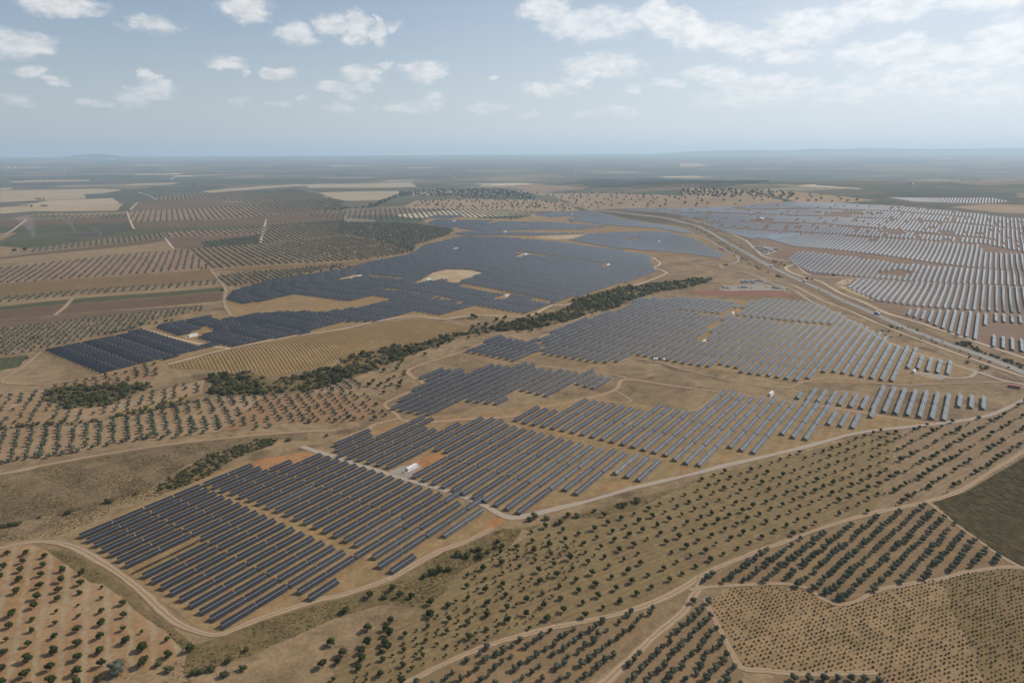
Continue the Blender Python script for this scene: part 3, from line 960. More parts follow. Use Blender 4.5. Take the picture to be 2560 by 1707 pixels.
# bare earth yards
for m_, parts in (
    (BARE_RED, [('Q2', [(400, 1165), (560, 1080), (680, 1040), (760, 1062), (640, 1130), (500, 1215)])]),
    (M['gravel'], [('Q2', [(330, 1175), (420, 1135), (540, 1120), (560, 1140), (470, 1215)])]),
    (BARE_RED, [('Q4', [(1690, 62), (1800, 25), (2080, -20), (2180, -10), (1890, 118), (1840, 108)])]),
    (BARE_RED, [('Q5', [(940, 540), (1060, 420), (1140, 450), (1010, 530)])]),
    (BARE_PALE, [('R4', [(600, 935), (640, 908), (730, 888), (900, 893), (980, 913), (900, 940), (800, 978), (700, 962), (640, 962), (500, 992), (580, 945)])]),
    (BARE_PALE, [('R4', [(1340, 662), (1480, 650), (1690, 645), (1640, 668), (1500, 682), (1370, 672)])]),
    (BARE_PALE, [('R4', [(1205, 802), (1240, 780), (1315, 777), (1225, 806)])]),
    (BARE_RED, [('R4', [(1040, 1092), (1130, 1052), (1195, 1058), (1100, 1102)])]),
    (BARE_PALE, [('R4', [(0, 950), (100, 925), (170, 928), (60, 956)])]),
    (REDBANK, [('R5', [(60, 1040), (180, 1028), (700, 1035), (820, 1065), (700, 1072), (150, 1064)])]),
    (M['gravel'], [('R5', [(260, 1022), (300, 1000), (560, 985), (740, 1012), (720, 1030), (300, 1032)])]),
    (M['gravel'], [('R5', [(400, 980), (420, 962), (560, 955), (600, 975), (540, 985)])]),
    (M['gravel'], [('R5', [(480, 735), (560, 720), (690, 750), (600, 790), (540, 770)])]),
    (BARE_PALE, [('R5', [(1060, 985), (1110, 955), (1190, 950), (1140, 1000), (1280, 1060), (1330, 1105), (1230, 1070), (1090, 1010)])]),
    (BARE_RED, [('Q3', [(360, 80), (420, 60), (450, 75), (400, 100)])]),
    (M['gravel'], [('Q3', [(1530, 485), (1640, 490), (1850, 515), (1780, 550), (1640, 515)])]),
    (BARE_PALE, [('Q3', [(1690, 517), (1762, 520), (1722, 540)])]),
):
    sheet('bare_ground', gp(*parts), m_, layer=3 + 0.02 * SHEET_I - 2, amp=0.6)

# ------------------------------------------------------------------ roads
ASPHALT = None


def mat_asphalt():
    m, t, b = mat_base('asphalt', 0.85, 0.2)
    geo = t.n.new('ShaderNodeNewGeometry')
    uvn = t.n.new('ShaderNodeUVMap')
    u = t.sep(uvn.outputs[0])[0]
    n = t.noise(geo.outputs['Position'], 0.2, 5, 0.7)
    col = t.mix(n, (0.150, 0.138, 0.120), (0.205, 0.188, 0.162))
    lane = t.step(t.math('ABSOLUTE', t.math('SUBTRACT', t.math('ABSOLUTE', u), 0.36)), 0.05, 0.2)
    col = t.mix(t.math('MULTIPLY', lane, 0.4), col, (0.24, 0.235, 0.22))
    t.l.new(col, b.inputs['Base Color'])
    return m


HW = gp(('R4', [(1700, 484), (1850, 492), (2050, 515), (2200, 532)]), ('R5', [(0, 560), (150, 605), (300, 690), (450, 772), (620, 868), (820, 962), (1000, 1040), (1100, 1092), (1340, 1195), (1500, 1268), (1680, 1340), (1850, 1402), (2100, 1490), (2352, 1592), (2700, 1740)]))
sheet_hw = None
DUSTY = soil((0.270, 0.195, 0.130), (0.225, 0.160, 0.105), (0.165, 0.130, 0.078), scale=0.02, fine=0.5)
ribbon('road_verge', HW, 44, DUSTY, layer=3.6, rag=0.12, step=25)
ribbon('road', HW, 12.0, mat_asphalt(), layer=5.2, rag=0.0, step=15)
HWS = spline(HW, 15)
LINE_W = mat_plain('road_line_white', (0.72, 0.72, 0.70), 0.7, 0.2, 0.1, 0.3)
_T = np.gradient(HWS, axis=0)
_T /= np.linalg.norm(_T, axis=1)[:, None]
_N = np.stack([-_T[:, 1], _T[:, 0]], 1)
for o_ in (-4.7, 4.7):
    ribbon('road_marking', HWS + _N * o_, 0.22, LINE_W, layer=6.0, rag=0, smooth=False)
ribbon('road_marking', HWS, 0.18, LINE_W, layer=6.0, rag=0, smooth=False)

ROADS = [
    ('track_grey', 6.0, [('Q1', [(2060, 1002), (2225, 1050)]), ('Q2', [(-60, 1060), (0, 1082), (250, 1165), (540, 1250), (800, 1330), (1000, 1412), (1100, 1468), (1180, 1488), (1300, 1470), (1500, 1420), (1700, 1370), (2000, 1285), (2352, 1205)]),
        ('Q3', [(400, 1110), (800, 1017), (1200, 912), (1600, 862), (1850, 835), (2100, 790), (2300, 710), (2400, 640), (2400, 590), (2200, 547), (2030, 490), (1700, 388), (1420, 288), (1250, 188), (1050, 85)]), ('R5', [(900, 1108), (780, 1030), (640, 985), (520, 930), (440, 905), (270, 868), (390, 835), (390, 800), (300, 750), (180, 680), (60, 640)])]),
    ('track', 6.0, [('Q4', [(-80, 655), (0, 640), (150, 602), (300, 592), (480, 618), (700, 735), (900, 875), (1100, 1055), (1220, 1150), (1400, 1222), (1530, 1220), (1800, 1112), (2200, 980)]), ('Q5', [(0, 958), (330, 850), (500, 755), (700, 650), (900, 575), (1050, 500)])]),
    ('track', 5.0, [('Q5', [(380, 1600), (450, 1562), (800, 1385), (1050, 1285), (1400, 1192), (1800, 1110), (2100, 1025), (2352, 905)]), ('Q6', [(100, 852), (250, 772), (450, 690), (700, 598), (1000, 490), (1300, 402), (1500, 360), (1720, 312), (1900, 252), (2100, 132), (2300, 5), (2500, -130), (2700, -300)])]),
    ('track', 6.0, [('Q5', [(1760, 1600), (1950, 1425), (2150, 1235), (2352, 1065)]), ('Q6', [(90, 965), (130, 905), (160, 820)])]),
    ('track', 3.6, [('Q6', [(60, 920), (200, 900), (500, 885), (700, 880), (860, 905), (980, 985), (1080, 1022), (1200, 1002), (1400, 915), (1800, 842), (1950, 802), (2200, 768), (2400, 775)])]),
    ('track', 4.0, [('Q6', [(170, 985), (240, 1130), (320, 1290), (400, 1430), (450, 1465), (600, 1473), (850, 1490), (1360, 1483)])]),
    ('track', 3.2, [('Q6', [(1700, 325), (1900, 482), (2100, 630), (2260, 735), (2400, 800)])]),
    ('track_red', 5.0, [('Q1', [(2352, 960)]), ('Q2', [(60, 930), (190, 880), (240, 850), (400, 805), (345, 755), (302, 712), (400, 660), (565, 582), (500, 530), (468, 485), (560, 440), (840, 352), (1110, 243), (1310, 272), (1530, 178), (1720, 95), (1900, 55)])]),
    ('track_red', 5.0, [('Q2', [(400, 805), (460, 828), (650, 832), (900, 812), (1190, 795), (1400, 730), (1700, 672), (1880, 612), (1960, 545), (2352, 598)]), ('Q3', [(300, 632), (730, 692), (1320, 782), (1600, 828), (1750, 842)])]),
    ('track', 4.0, [('Q2', [(1190, 430), (1500, 468), (1900, 517), (1960, 545)])]),
    ('track', 4.0, [('Q2', [(1890, 430), (1990, 400), (2200, 430)]), ('Q3', [(0, 470), (400, 560), (700, 600), (900, 545), (1100, 535), (1460, 580), (1850, 570), (2250, 560)])]),
    ('track', 3.5, [('Q3', [(0, 765), (130, 740), (290, 630)])]),
    ('track', 3.5, [('Q2', [(1890, 620), (1990, 690), (1900, 700), (1700, 680)])]),
    ('track_grey', 5.0, [('Q3', [(2030, 490), (1990, 525), (1850, 535), (1640, 500)])]),
    ('track', 6.0, [('R3', [(1440, 885), (1490, 950), (1540, 1015), (1535, 1110), (1570, 1190), (1600, 1205)])]),
    ('track_pale', 6.0, [('Q1', [(1150, 440), (1580, 332), (2000, 250), (2352, 196)]), ('R4', [(200, 1250), (500, 1205), (700, 1225), (930, 1197), (1250, 1210), (1330, 1190), (1450, 1132), (1560, 1125), (1820, 1052), (2050, 985), (2235, 908), (2150, 880), (2190, 845), (2140, 805)]), ]),
    ('track_pale', 5.0, [('Q1', [(975, 200), (1210, 265), (1580, 332)])]),
    ('track', 4.0, [('Q1', [(280, 355), (160, 460), (20, 545), (60, 572), (300, 575), (650, 530)])]),
    ('track', 4.0, [('Q1', [(-60, 1205), (0, 1190), (300, 1130), (800, 1040), (1400, 960), (2000, 905), (2300, 890)])]),
    ('track', 4.0, [('Q4', [(-60, 150), (0, 135)]), ('Q1', [(200, 1160), (260, 1140)])]),
    ('track_pale', 7.0, [('R3', [(1820, 545), (1800, 620), (1775, 705)])]),
    ('track_pale', 7.0, [('R3', [(1130, 672), (1165, 720), (1190, 745)])]),
    ('track_pale', 8.0, [('R3', [(870, 490), (885, 540), (905, 590), (920, 610)])]),
    ('track_pale', 9.0, [('R3', [(940, 430), (890, 480)])]),
    ('track_pale', 10.0, [('R3', [(950, 360), (1020, 385), (1075, 413)])]),
    ('track_pale', 8.0, [('R3', [(0, 645), (60, 635), (180, 548)])]),
    ('track', 7.0, [('R3', [(375, 1200), (430, 1155), (500, 1085)])]),
    ('track_pale', 7.0, [('R5', [(450, 690), (560, 790), (640, 815), (780, 842), (720, 880), (830, 935), (960, 970), (1100, 1050), (1240, 1105), (1400, 1180), (1600, 1240), (1900, 1340), (2352, 1490), (2600, 1580)])]),
    ('track_pale', 6.0, [('R5', [(450, 690), (300, 620), (120, 560), (0, 535)])]),
    ('track_pale', 6.0, [('R5', [(780, 842), (900, 930), (1060, 940), (1300, 950), (1560, 972), (1900, 985), (2352, 1010), (2700, 1040)])]),
    ('track', 6.0, [('R5', [(600, 690), (760, 740), (1000, 765), (1400, 810), (1700, 850), (2000, 882), (2352, 908), (2700, 940)])]),
    ('track', 6.0, [('R5', [(640, 965), (820, 968), (1050, 968)])]),
    ('track_pale', 5.0, [('R5', [(640, 965), (760, 990), (900, 1060), (1000, 1110), (1150, 1165), (1400, 1275), (1700, 1390), (2000, 1500), (2352, 1620)])]),
    ('track', 5.0, [('R5', [(1540, 1150), (1900, 1165), (2352, 1195), (2700, 1220)])]),
    ('track_pale', 12.0, [('R4', [(730, 232), (780, 258), (830, 280)])]),
    ('track', 5.0, [('R5', [(0, 835), (130, 850), (270, 868)])]),
]
for mk_, w_, parts in ROADS:
    d_ = gp(*parts)
    ribbon('dirt_road', d_, w_, M[mk_], layer=4 + 0.02 * ROADS.index((mk_, w_, parts)), rag=0.18 if w_ < 8 else 0.1, step=6 if np.hypot(*d_.mean(0)) < 900 else 20)


# ------------------------------------------------------------------ solar trackers
ROW_AZ, ROW_PITCH = 34.5, 11.0
RD = np.array([math.sin(rad(ROW_AZ)), math.cos(rad(ROW_AZ))])      # along a row
RN = np.array([RD[1], -RD[0]])                                     # to the right of it, the side the panels face
TILT = rad(29)
NMOD, MODW, MODL = 22, 1.05, 2.42
HALF, JOIN, GAP = NMOD * MODW, 0.7, 1.5
TABLE = 2 * HALF + JOIN
AXIS_H = 2.15


def make_bank(detail=True):
    """half a table: two modules across, 25 along; local x along the row, y across, z normal"""
    b = MB()
    for i in range(NMOD):
        x0 = i * MODW + 0.02
        x1 = (i + 1) * MODW - 0.02
        for (y0, y1) in ((-MODL - 0.07, -0.07), (0.07, MODL + 0.07)):
            b.box(x0, x1, y0, y1, 0.10, 0.145, 1)
            b.quad([(x0 + 0.035, y0 + 0.035, 0.149), (x1 - 0.035, y0 + 0.035, 0.149), (x1 - 0.035, y1 - 0.035, 0.149), (x0 + 0.035, y1 - 0.035, 0.149)], 0)
    return b.mesh('panel_bank')


def far_bank():
    b = MB()
    for (y0, y1) in ((-MODL - 0.07, -0.10), (0.10, MODL + 0.07)):
        b.box(0.02, HALF - 0.02, y0, y1, 0.08, 0.15, 1)
        b.quad([(0.05, y0 + 0.03, 0.156), (HALF - 0.05, y0 + 0.03, 0.156), (HALF - 0.05, y1 - 0.03, 0.156), (0.05, y1 - 0.03, 0.156)], 0)
    return b


def clip_line(p, poly):
    """intervals of the line p + s*RD inside poly"""
    n = len(poly)
    s = []
    for i in range(n):
        a, b = poly[i], poly[(i + 1) % n]
        da, db = np.dot(a - p, RN), np.dot(b - p, RN)
        if (da > 0) != (db > 0):
            q = a + (b - a) * (da / (da - db))
            s.append(np.dot(q - p, RD))
    s.sort()
    return [(s[i], s[i + 1]) for i in range(0, len(s) - 1, 2)]


def rows(poly, anchor, holes=(), bias=-0.2, centre=False):
    """table positions: (centre xy of table start, number of halves)"""
    out = []
    k0 = np.dot(poly - anchor, RN)
    for k in range(int(math.ceil(k0.min() / ROW_PITCH)), int(math.floor(k0.max() / ROW_PITCH)) + 1):
        p = anchor + RN * (k * ROW_PITCH)
        iv = clip_line(p, poly)
        for h in holes:
            hv = clip_line(p, h)
            for (a, b) in hv:
                nv = []
                for (c, d) in iv:
                    if b <= c or a >= d:
                        nv.append((c, d))
                    else:
                        if a - c > 1:
                            nv.append((c, a))
                        if d - b > 1:
                            nv.append((b, d))
                iv = nv
        for (a, b) in iv:
            L = b - a
            s = a
            nh = int(round((L + 2) / (HALF + 1.1) + bias))
            if centre and nh > 1:
                s += max(0.0, L - (nh * HALF + (nh // 2) * JOIN + ((nh - 1) // 2) * GAP)) * 0.3
            while nh > 0:
                q = 2 if nh >= 2 else 1
                out.append((p + RD * s, q, k, s))
                s += q * HALF + (q - 1) * JOIN + GAP
                nh -= q
    return out


def hole(*pts_zone):
    return gp(*pts_zone)


BLK = {}
BLK['A'] = (gp(('Q4', [(515, 550), (1330, 232), (1350, 205), (1680, 62), (1845, 110), (2195, -5), (2985, 238), (3362, 372), (3072, 610), (3005, 575), (2685, 818), (2590, 778), (2520, 730), (2125, 1005), (2035, 950), (1990, 915), (1540, 1205)])),
            g1('Q4', 1534, 1180), [gp(('Q4', [(1322, 224), (1362, 208), (1500, 258), (1900, 410), (2440, 660), (2425, 705), (1880, 455), (1480, 290)]))])
BLK['B'] = (gp(('Q2', [(-40, 985), (185, 897), (300, 925), (520, 822), (760, 880), (1010, 790), (1190, 835), (1380, 728), (1490, 755), (1700, 675), (2000, 725), (2352, 780)]), ('Q3', [(80, 800), (310, 625), (730, 690), (1010, 735), (1325, 778), (1245, 893), (985, 855), (845, 972), (675, 920), (495, 1060), (315, 1010), (115, 1150), (15, 1120)]),
                ('Q2', [(2270, 1100), (2045, 1245), (1855, 1190), (1620, 1340), (1510, 1300), (1240, 1475), (500, 1222), (765, 1060), (640, 1035), (330, 1158), (-20, 1075)])), g1('Q2', 1240, 1452),
            [gp(('Q2', [(1195, 832), (1260, 848), (1640, 925), (1990, 1012), (2290, 1090), (2280, 1110), (1980, 1030), (1630, 942), (1250, 862)]))])
BLK['C2'] = (gp(('Q2', [(345, 755), (470, 640), (640, 562), (515, 542), (705, 458), (885, 495), (1090, 437), (1390, 460), (1885, 517), (1735, 613), (1610, 580), (1415, 665), (1240, 625), (1065, 720), (860, 695), (605, 795)])), g1('Q2', 1418, 655), [])
BLK['C1'] = (gp(('Q2', [(835, 355), (1110, 245), (1340, 280), (1410, 300), (1370, 365), (1190, 423), (1140, 412)])), g1('Q2', 1192, 415), [])
BLK['C'] = (gp(('R4', [(1345, 1375), (1530, 1275), (1740, 1205), (2000, 1135), (2000, 1105), (2060, 1085), (2352, 1082)]), ('R5', [(380, 1110), (400, 1140), (540, 1095), (640, 1100), (940, 1125), (1040, 1162), (1145, 1225), (1300, 1285), (1430, 1360), (1455, 1415), (1640, 1432), (1660, 1490), (1872, 1510), (1850, 1612), (1500, 1560)]),
                ('Q3', [(1462, 563), (1380, 555), (1000, 490), (900, 540), (800, 558), (620, 528), (420, 503), (390, 472), (270, 447), (180, 463), (0, 435)]), ('Q2', [(2030, 380), (1895, 428), (1760, 434), (1370, 370), (1415, 305)])), g1('Q3', 806, 540),
            [gp(('Q3', [(190, 250), (320, 110), (400, 95), (450, 60), (350, 60), (300, 110), (130, 255), (120, 300), (180, 300)])),
             gp(('R5', [(0, 1165), (400, 1205), (800, 1245), (1110, 1270), (1108, 1280), (800, 1255), (400, 1215), (0, 1175)])),
             gp(('Q3', [(1530, 470), (1640, 478), (1660, 520), (1530, 500)]))])
BLK['B2'] = (gp(('Q3', [(790, 678), (880, 598), (1100, 618), (1310, 648), (1420, 585), (1880, 632), (2115, 655), (2090, 755), (1880, 735), (1815, 832), (1310, 760)])), g1('Q3', 1808, 815), [])
BLK['L'] = (gp(('R4', [(-780, 1095), (-735, 1040), (-480, 962), (0, 892), (200, 838), (500, 778), (580, 722), (830, 662), (1150, 670), (1500, 702), (2110, 787), (2150, 905), (1990, 965), (1720, 1045), (1250, 1190), (930, 1137), (690, 1205), (520, 1177), (230, 1246), (0, 1252), (-240, 1325), (-330, 1310), (-760, 1240), (-590, 1195), (-320, 1180), (-110, 1190), (0, 1165), (230, 1130), (355, 1090), (215, 1068), (80, 1105), (0, 1100), (-300, 1060), (-660, 1128)])), g1('R4', 1720, 1040),
            [gp(('R4', [(600, 932), (640, 906), (730, 886), (900, 890), (985, 912), (900, 942), (800, 980), (700, 962), (640, 962), (500, 994), (580, 945)])),
             gp(('R4', [(1205, 802), (1240, 778), (1315, 775), (1225, 808)])), gp(('R4', [(1040, 1092), (1130, 1050), (1195, 1056), (1100, 1104)])),
             gp(('R4', [(0, 950), (100, 924), (175, 926), (60, 958)])), gp(('R4', [(1770, 872), (1820, 848), (1885, 852), (1800, 878)])),
             gp(('R4', [(800, 978), (1200, 1052), (1450, 1105), (1440, 1118), (1180, 1062), (790, 990)])), gp(('R4', [(1180, 762), (1500, 800), (1850, 850), (1850, 857), (1500, 808), (1180, 770)])),
             gp(('R4', [(200, 925), (440, 945), (440, 952), (200, 935)])), gp(('R4', [(300, 1015), (600, 1055), (860, 1110), (855, 1120), (590, 1066), (300, 1025)]))])
BLK['L1'] = (gp(('Q1', [(305, 352), (978, 207), (1472, 320), (1255, 378), (1000, 440), (695, 512)])), g1('Q1', 695, 500),
             [])
BLK['L2'] = (gp(('Q1', [(1050, 192), (1420, 118), (1560, 130), (1590, 130), (2030, 205), (2110, 230), (1850, 272), (1580, 324), (1345, 264), (1475, 212), (1420, 188), (1215, 250)])), g1('Q1', 1580, 312),
             [])
BLK['L3'] = (gp(('Q1', [(1600, 130), (1760, 100), (2020, 84), (2120, 92), (2200, 140), (2110, 228), (2030, 200)])), g1('Q1', 2110, 225), [])
BLK['U1'] = (gp(('R4', [(600, 570), (665, 546), (1040, 552), (1000, 577), (900, 592), (720, 607)])), g1('R4', 900, 588), [])
BLK['U0'] = (gp(('R4', [(590, 535), (660, 518), (840, 520), (760, 541)])), g1('R4', 760, 538), [])
BLK['U2'] = (gp(('R4', [(800, 607), (1100, 560), (1500, 568), (1850, 592), (1650, 612), (1300, 617), (980, 626)])), g1('R4', 1300, 612), [gp(('R4', [(1230, 582), (1290, 574), (1310, 580), (1250, 590)]))])
BLK['U3'] = (gp(('R4', [(790, 642), (880, 627), (1690, 640), (1500, 652), (1340, 655), (860, 657)])), g1('R4', 1340, 650), [])
BLK['U4'] = (gp(('R4', [(1330, 512), (1480, 492), (1700, 490), (2000, 556), (2352, 612)]), ('R5', [(90, 640), (20, 640)]), ('R4', [(2200, 612), (1900, 592), (1760, 575), (1640, 560)])), g1('R4', 1700, 560), [gp(('R4', [(1380, 535), (1560, 520), (1640, 535), (1500, 548)]))])
BLK['U5'] = (gp(('R4', [(1570, 690), (1700, 642), (2180, 628), (2352, 655)]), ('R5', [(130, 690), (320, 797), (275, 813)]), ('R4', [(2352, 780), (1900, 745)])), g1('R4', 1900, 740), [gp(('R4', [(1960, 688), (2040, 672), (2060, 678), (1990, 694)]))])
BLK['D1'] = (gp(('R5', [(1230, 1050), (1345, 1102), (1640, 1142), (2352, 1192), (2800, 1225), (2800, 1040), (2352, 1012), (1690, 982), (1200, 952), (1130, 1005)])), g1('R5', 2010, 1170), [])
BLK['D2'] = (gp(('R5', [(1525, 1192), (1565, 1157), (1840, 1172), (2122, 1192), (2100, 1250), (2025, 1372), (1880, 1332), (1670, 1237)])), g1('R5', 2018, 1360), [])
BLK['D2B'] = (gp(('R5', [(2145, 1190), (2352, 1208), (2800, 1245), (2800, 1300), (2352, 1262), (2145, 1246)])), g1('R5', 2160, 1240), [])
BLK['D2C'] = (gp(('R5', [(2120, 1355), (2180, 1300), (2200, 1355), (2352, 1375), (2700, 1420), (2700, 1500), (2352, 1455), (2130, 1418)])), g1('R5', 2146, 1410), [])
BLK['D3'] = (gp(('R5', [(740, 826), (830, 760), (1150, 800), (1500, 850), (2352, 905), (2800, 940), (2800, 1030), (2352, 1002), (1560, 970), (1310, 948), (890, 908)])), g1('R5', 1310, 940), [gp(('R5', [(1340, 908), (1500, 888), (1605, 908), (1550, 930), (1385, 930)]))])
BLK['D4'] = (gp(('R5', [(640, 692), (560, 650), (880, 642), (1300, 672), (2062, 722), (2062, 772), (2352, 792), (2800, 830), (2800, 930), (2352, 900), (1980, 872), (1700, 838), (1400, 792), (1000, 748), (780, 732)])), g1('R5', 1400, 786), [gp(('R5', [(1290, 692), (1330, 672), (1360, 690), (1310, 700)]))])
BLK['D5'] = (gp(('R5', [(60, 542), (0, 518)]), ('R4', [(2200, 500), (2000, 490), (1880, 486), (2100, 475)]), ('R5', [(0, 470), (400, 456), (1050, 433), (1500, 456), (2000, 505), (2352, 546), (2800, 610), (2800, 815), (2352, 770), (2080, 712), (1300, 664), (880, 634), (640, 682), (550, 697), (230, 602)])), g1('R5', 550, 690),
             [gp(('R5', [(860, 648), (960, 640), (1075, 648), (980, 662)])), gp(('R5', [(470, 555), (560, 532), (640, 545), (630, 565), (520, 568)])), gp(('R5', [(1760, 618), (1880, 628), (1830, 650), (1770, 640)])),
              gp(('R5', [(1340, 630), (1400, 620), (1560, 640), (1480, 655)])),
              gp(('R5', [(230, 598), (560, 618), (870, 634), (870, 640), (560, 626), (230, 606)])), gp(('R5', [(1080, 585), (1500, 620), (1760, 640), (1760, 648), (1500, 630), (1080, 595)])),
              gp(('R5', [(0, 500), (500, 508), (1000, 520), (1500, 545), (1500, 551), (1000, 527), (500, 515), (0, 507)])), gp(('R5', [(300, 478), (900, 470), (1500, 490), (2000, 530), (2000, 535), (1500, 496), (900, 476), (300, 484)])), gp(('R5', [(420, 560), (1000, 575), (1080, 585), (1080, 592), (1000, 583), (420, 568)])),
              gp(('R5', [(1560, 545), (2000, 575), (2352, 610), (2352, 618), (2000, 584), (1560, 553)]))])
BLK['DF'] = (gp(('R5', [(1430, 396), (2140, 400), (2250, 426), (2100, 438), (1600, 426)])), g1('R5', 2000, 436), [])
LBL = {
    'A': ('%s dark tracker table along the %s row from the ditch, almond orchard block', 'trackers of the block beside the almond orchard', -1),
    'B': ('%s tracker table along the %s row from the track fork, inverter container block', 'trackers of the block around the inverter container', -1),
    'B2': ('%s pale tracker table along the %s row from the red container, between forking tracks', 'trackers between the forking tracks', -1),
    'C2': ('%s tracker table along the %s row from the reddish bend, small stepped block', 'trackers of the small stepped block', 1),
    'C1': ('%s tracker table along the %s row from the stream scrub, block below the highway yard', 'trackers at the scrub end of the highway block', 1),
    'C': ('%s tracker table along the %s row from the highway corner, big highway block', 'trackers of the block beside the highway', -1),
}
tables = []
for key, (poly, anc, hl) in BLK.items():
    rws = rows(poly, anc, hl, -0.1, key == 'A')
    fmt, grp, sgn = LBL.get(key, LBL['C'])
    order = {k: i + 1 for i, k in enumerate(sorted({r[2] for r in rws}, reverse=sgn < 0))}
    seen = {}
    for (p, q, k, s) in sorted(rws, key=lambda r: (r[2], r[3])):
        seen[k] = seen.get(k, 0) + 1
        c = p + RD * (q * HALF / 2)
        if key == 'D5' and (rnd.random() < 0.10 or math.sin(p[0] * 0.011 + 1.7 * math.sin(p[1] * 0.006)) + math.sin(p[1] * 0.013) > 1.72):
            continue
        tables.append((float(np.hypot(np.hypot(*c), CAM_H)), key, p, q, fmt % (ordw(seen[k]), ordw(order[k])), grp))
tables.sort(key=lambda a: a[0])

ALLM = [M['glass'], M['alu']]
bank_me = make_bank()
for m_ in ALLM:
    bank_me.materials.append(m_)
post_b = MB()
post_b.box(-0.08, 0.08, -0.06, 0.06, -0.5, AXIS_H - 0.12, 0)
post_me = post_b.mesh('post')
post_me.materials.append(M['steel'])
tube_me = {}
for q in (1, 2):
    b = MB()
    L = q * HALF + (q - 1) * JOIN
    b.box(-0.15, L + 0.15, -0.08, 0.08, -0.08, 0.08, 0)
    tube_me[q] = b.mesh('torque_tube')
    tube_me[q].materials.append(M['steel'])
motor_b = MB()
motor_b.box(-0.25, 0.25, -0.22, 0.22, -0.35, 0.1, 0, 0.04)
motor_me = motor_b.mesh('drive_motor')
motor_me.materials.append(M['steel'])


def table_matrix(p, q, tilt, keep=1.4):
    """frame of the table: origin on the axis at the row start, x along the row, panel face to the right"""
    L = q * HALF + (q - 1) * JOIN
    e = p + RD * L
    z0 = float(hgt(*p) + off(*p, keep)) + AXIS_H
    z1 = float(hgt(*e) + off(*e, keep)) + AXIS_H
    X = Vector((RD[0], RD[1], (z1 - z0) / L)).normalized()
    R0 = Vector((RN[0], RN[1], 0))
    U = R0.cross(X).normalized()
    if U.z < 0:
        U = -U
    # the right-hand side hangs low, so the glass looks to the right
    Y = (-R0 * math.cos(tilt) + U * math.sin(tilt)).normalized()
    Z = X.cross(Y).normalized()
    Y = Z.cross(X)
    m = Matrix(((X.x, Y.x, Z.x, p[0]), (X.y, Y.y, Z.y, p[1]), (X.z, Y.z, Z.z, z0), (0, 0, 0, 1)))
    return m, X, L


N_SINGLE = 300
odd = g1('Q4', 1190, 712)
far_V, far_F, far_M = [], [], []
fb = far_bank()
fbV = np.array(fb.v)
fbF = np.array(fb.f)
fbM = np.array(fb.m)
tubeV = np.array([(0, -0.1, -0.1), (1, -0.1, -0.1), (1, 0.1, -0.1), (0, 0.1, -0.1), (0, -0.1, 0.08), (1, -0.1, 0.08), (1, 0.1, 0.08), (0, 0.1, 0.08)])
boxF = np.array(((0, 3, 2, 1), (4, 5, 6, 7), (0, 1, 5, 4), (1, 2, 6, 5), (2, 3, 7, 6), (3, 0, 4, 7)))
cand = [(np.hypot(*(p + RD * TABLE / 2 - odd)), i) for i, (_d, key, p, q, _l, _g) in enumerate(tables) if key == 'A' and q == 2]
odd_i = min(cand)[1]
vcount = 0
for i, (dist, key, p, q, label, group) in enumerate(tables):
    tilt = TILT + rad(rnd.gauss(0, 1.2) + (rnd.uniform(-6, 6) if rnd.random() < 0.05 else 0))
    if i == odd_i:
        tilt = rad(-32)
        label = 'single solar tracker table stowed steeply the other way, showing its edge'
    mtx, X, L = table_matrix(p, q, tilt)
    if i < N_SINGLE:
        root = bpy.data.objects.new('solar_tracker', None)
        COL.objects.link(root)
        root.empty_display_size = 0.5
        base = mtx.translation - Vector((0, 0, AXIS_H))
        root.location = base
        tag(root, label, 'solar tracker', group)
        inv = Matrix.Translation(-base)
        tb = link('torque_tube', tube_me[q], None, root)
        tb.matrix_local = inv @ mtx
        for h in range(q):
            pb = stuff(link('panel_bank', bank_me, None, root))
            pb.matrix_local = inv @ mtx @ Matrix.Translation((h * (HALF + JOIN), 0, 0))
        np_ = 4 * q + 1
        for k in range(np_):
            s_ = 0.4 + (L - 0.8) * k / (np_ - 1)
            po = link('post', post_me, None, root)
            po.location = Vector(mtx.translation) - base + X * s_ - Vector((0, 0, AXIS_H))
            po.rotation_euler = (0, 0, math.pi / 2 - rad(ROW_AZ))
        if q == 2:
            mo = link('drive_motor', motor_me, None, root)
            mo.location = Vector(mtx.translation) - base + X * (HALF + JOIN / 2)
            mo.rotation_euler = (0, 0, math.pi / 2 - rad(ROW_AZ))
    else:
        A = np.array(mtx)[:3, :3]
        T0 = np.array(mtx)[:3, 3]
        for h in range(q):
            far_V.append((fbV + np.array([h * (HALF + JOIN), 0, 0])) @ A.T + T0)
            far_F.append(fbF + vcount)
            far_M.append(fbM)
            vcount += len(fbV)
        tv = tubeV.copy()
        tv[:, 0] *= L
        far_V.append(tv @ A.T + T0)
        far_F.append(boxF + vcount)
        far_M.append(np.full(6, 2))
        vcount += 8
        if dist < 1500:
            for k in range(4):
                s_ = L * (k + 0.5) / 4
                c_ = T0 + A[:, 0] * s_
                far_V.append(np.array([(-0.1, -0.1, -2.4), (0.1, -0.1, -2.4), (0.1, 0.1, -2.4), (-0.1, 0.1, -2.4), (-0.1, -0.1, 0), (0.1, -0.1, 0), (0.1, 0.1, 0), (-0.1, 0.1, 0)]) + c_)
                far_F.append(boxF + vcount)
                far_M.append(np.full(6, 2))
                vcount += 8
me = np_mesh('solar_tracker_field', np.concatenate(far_V), np.concatenate(far_F), mi=np.concatenate(far_M))
for m_ in ALLM + [M['steel']]:
    me.materials.append(m_)
o = stuff(link('solar_tracker_field', me))
tag(o, 'long ranks of solar tracker tables covering the farther plain beside the highway', 'solar trackers')
print('tables', len(tables))


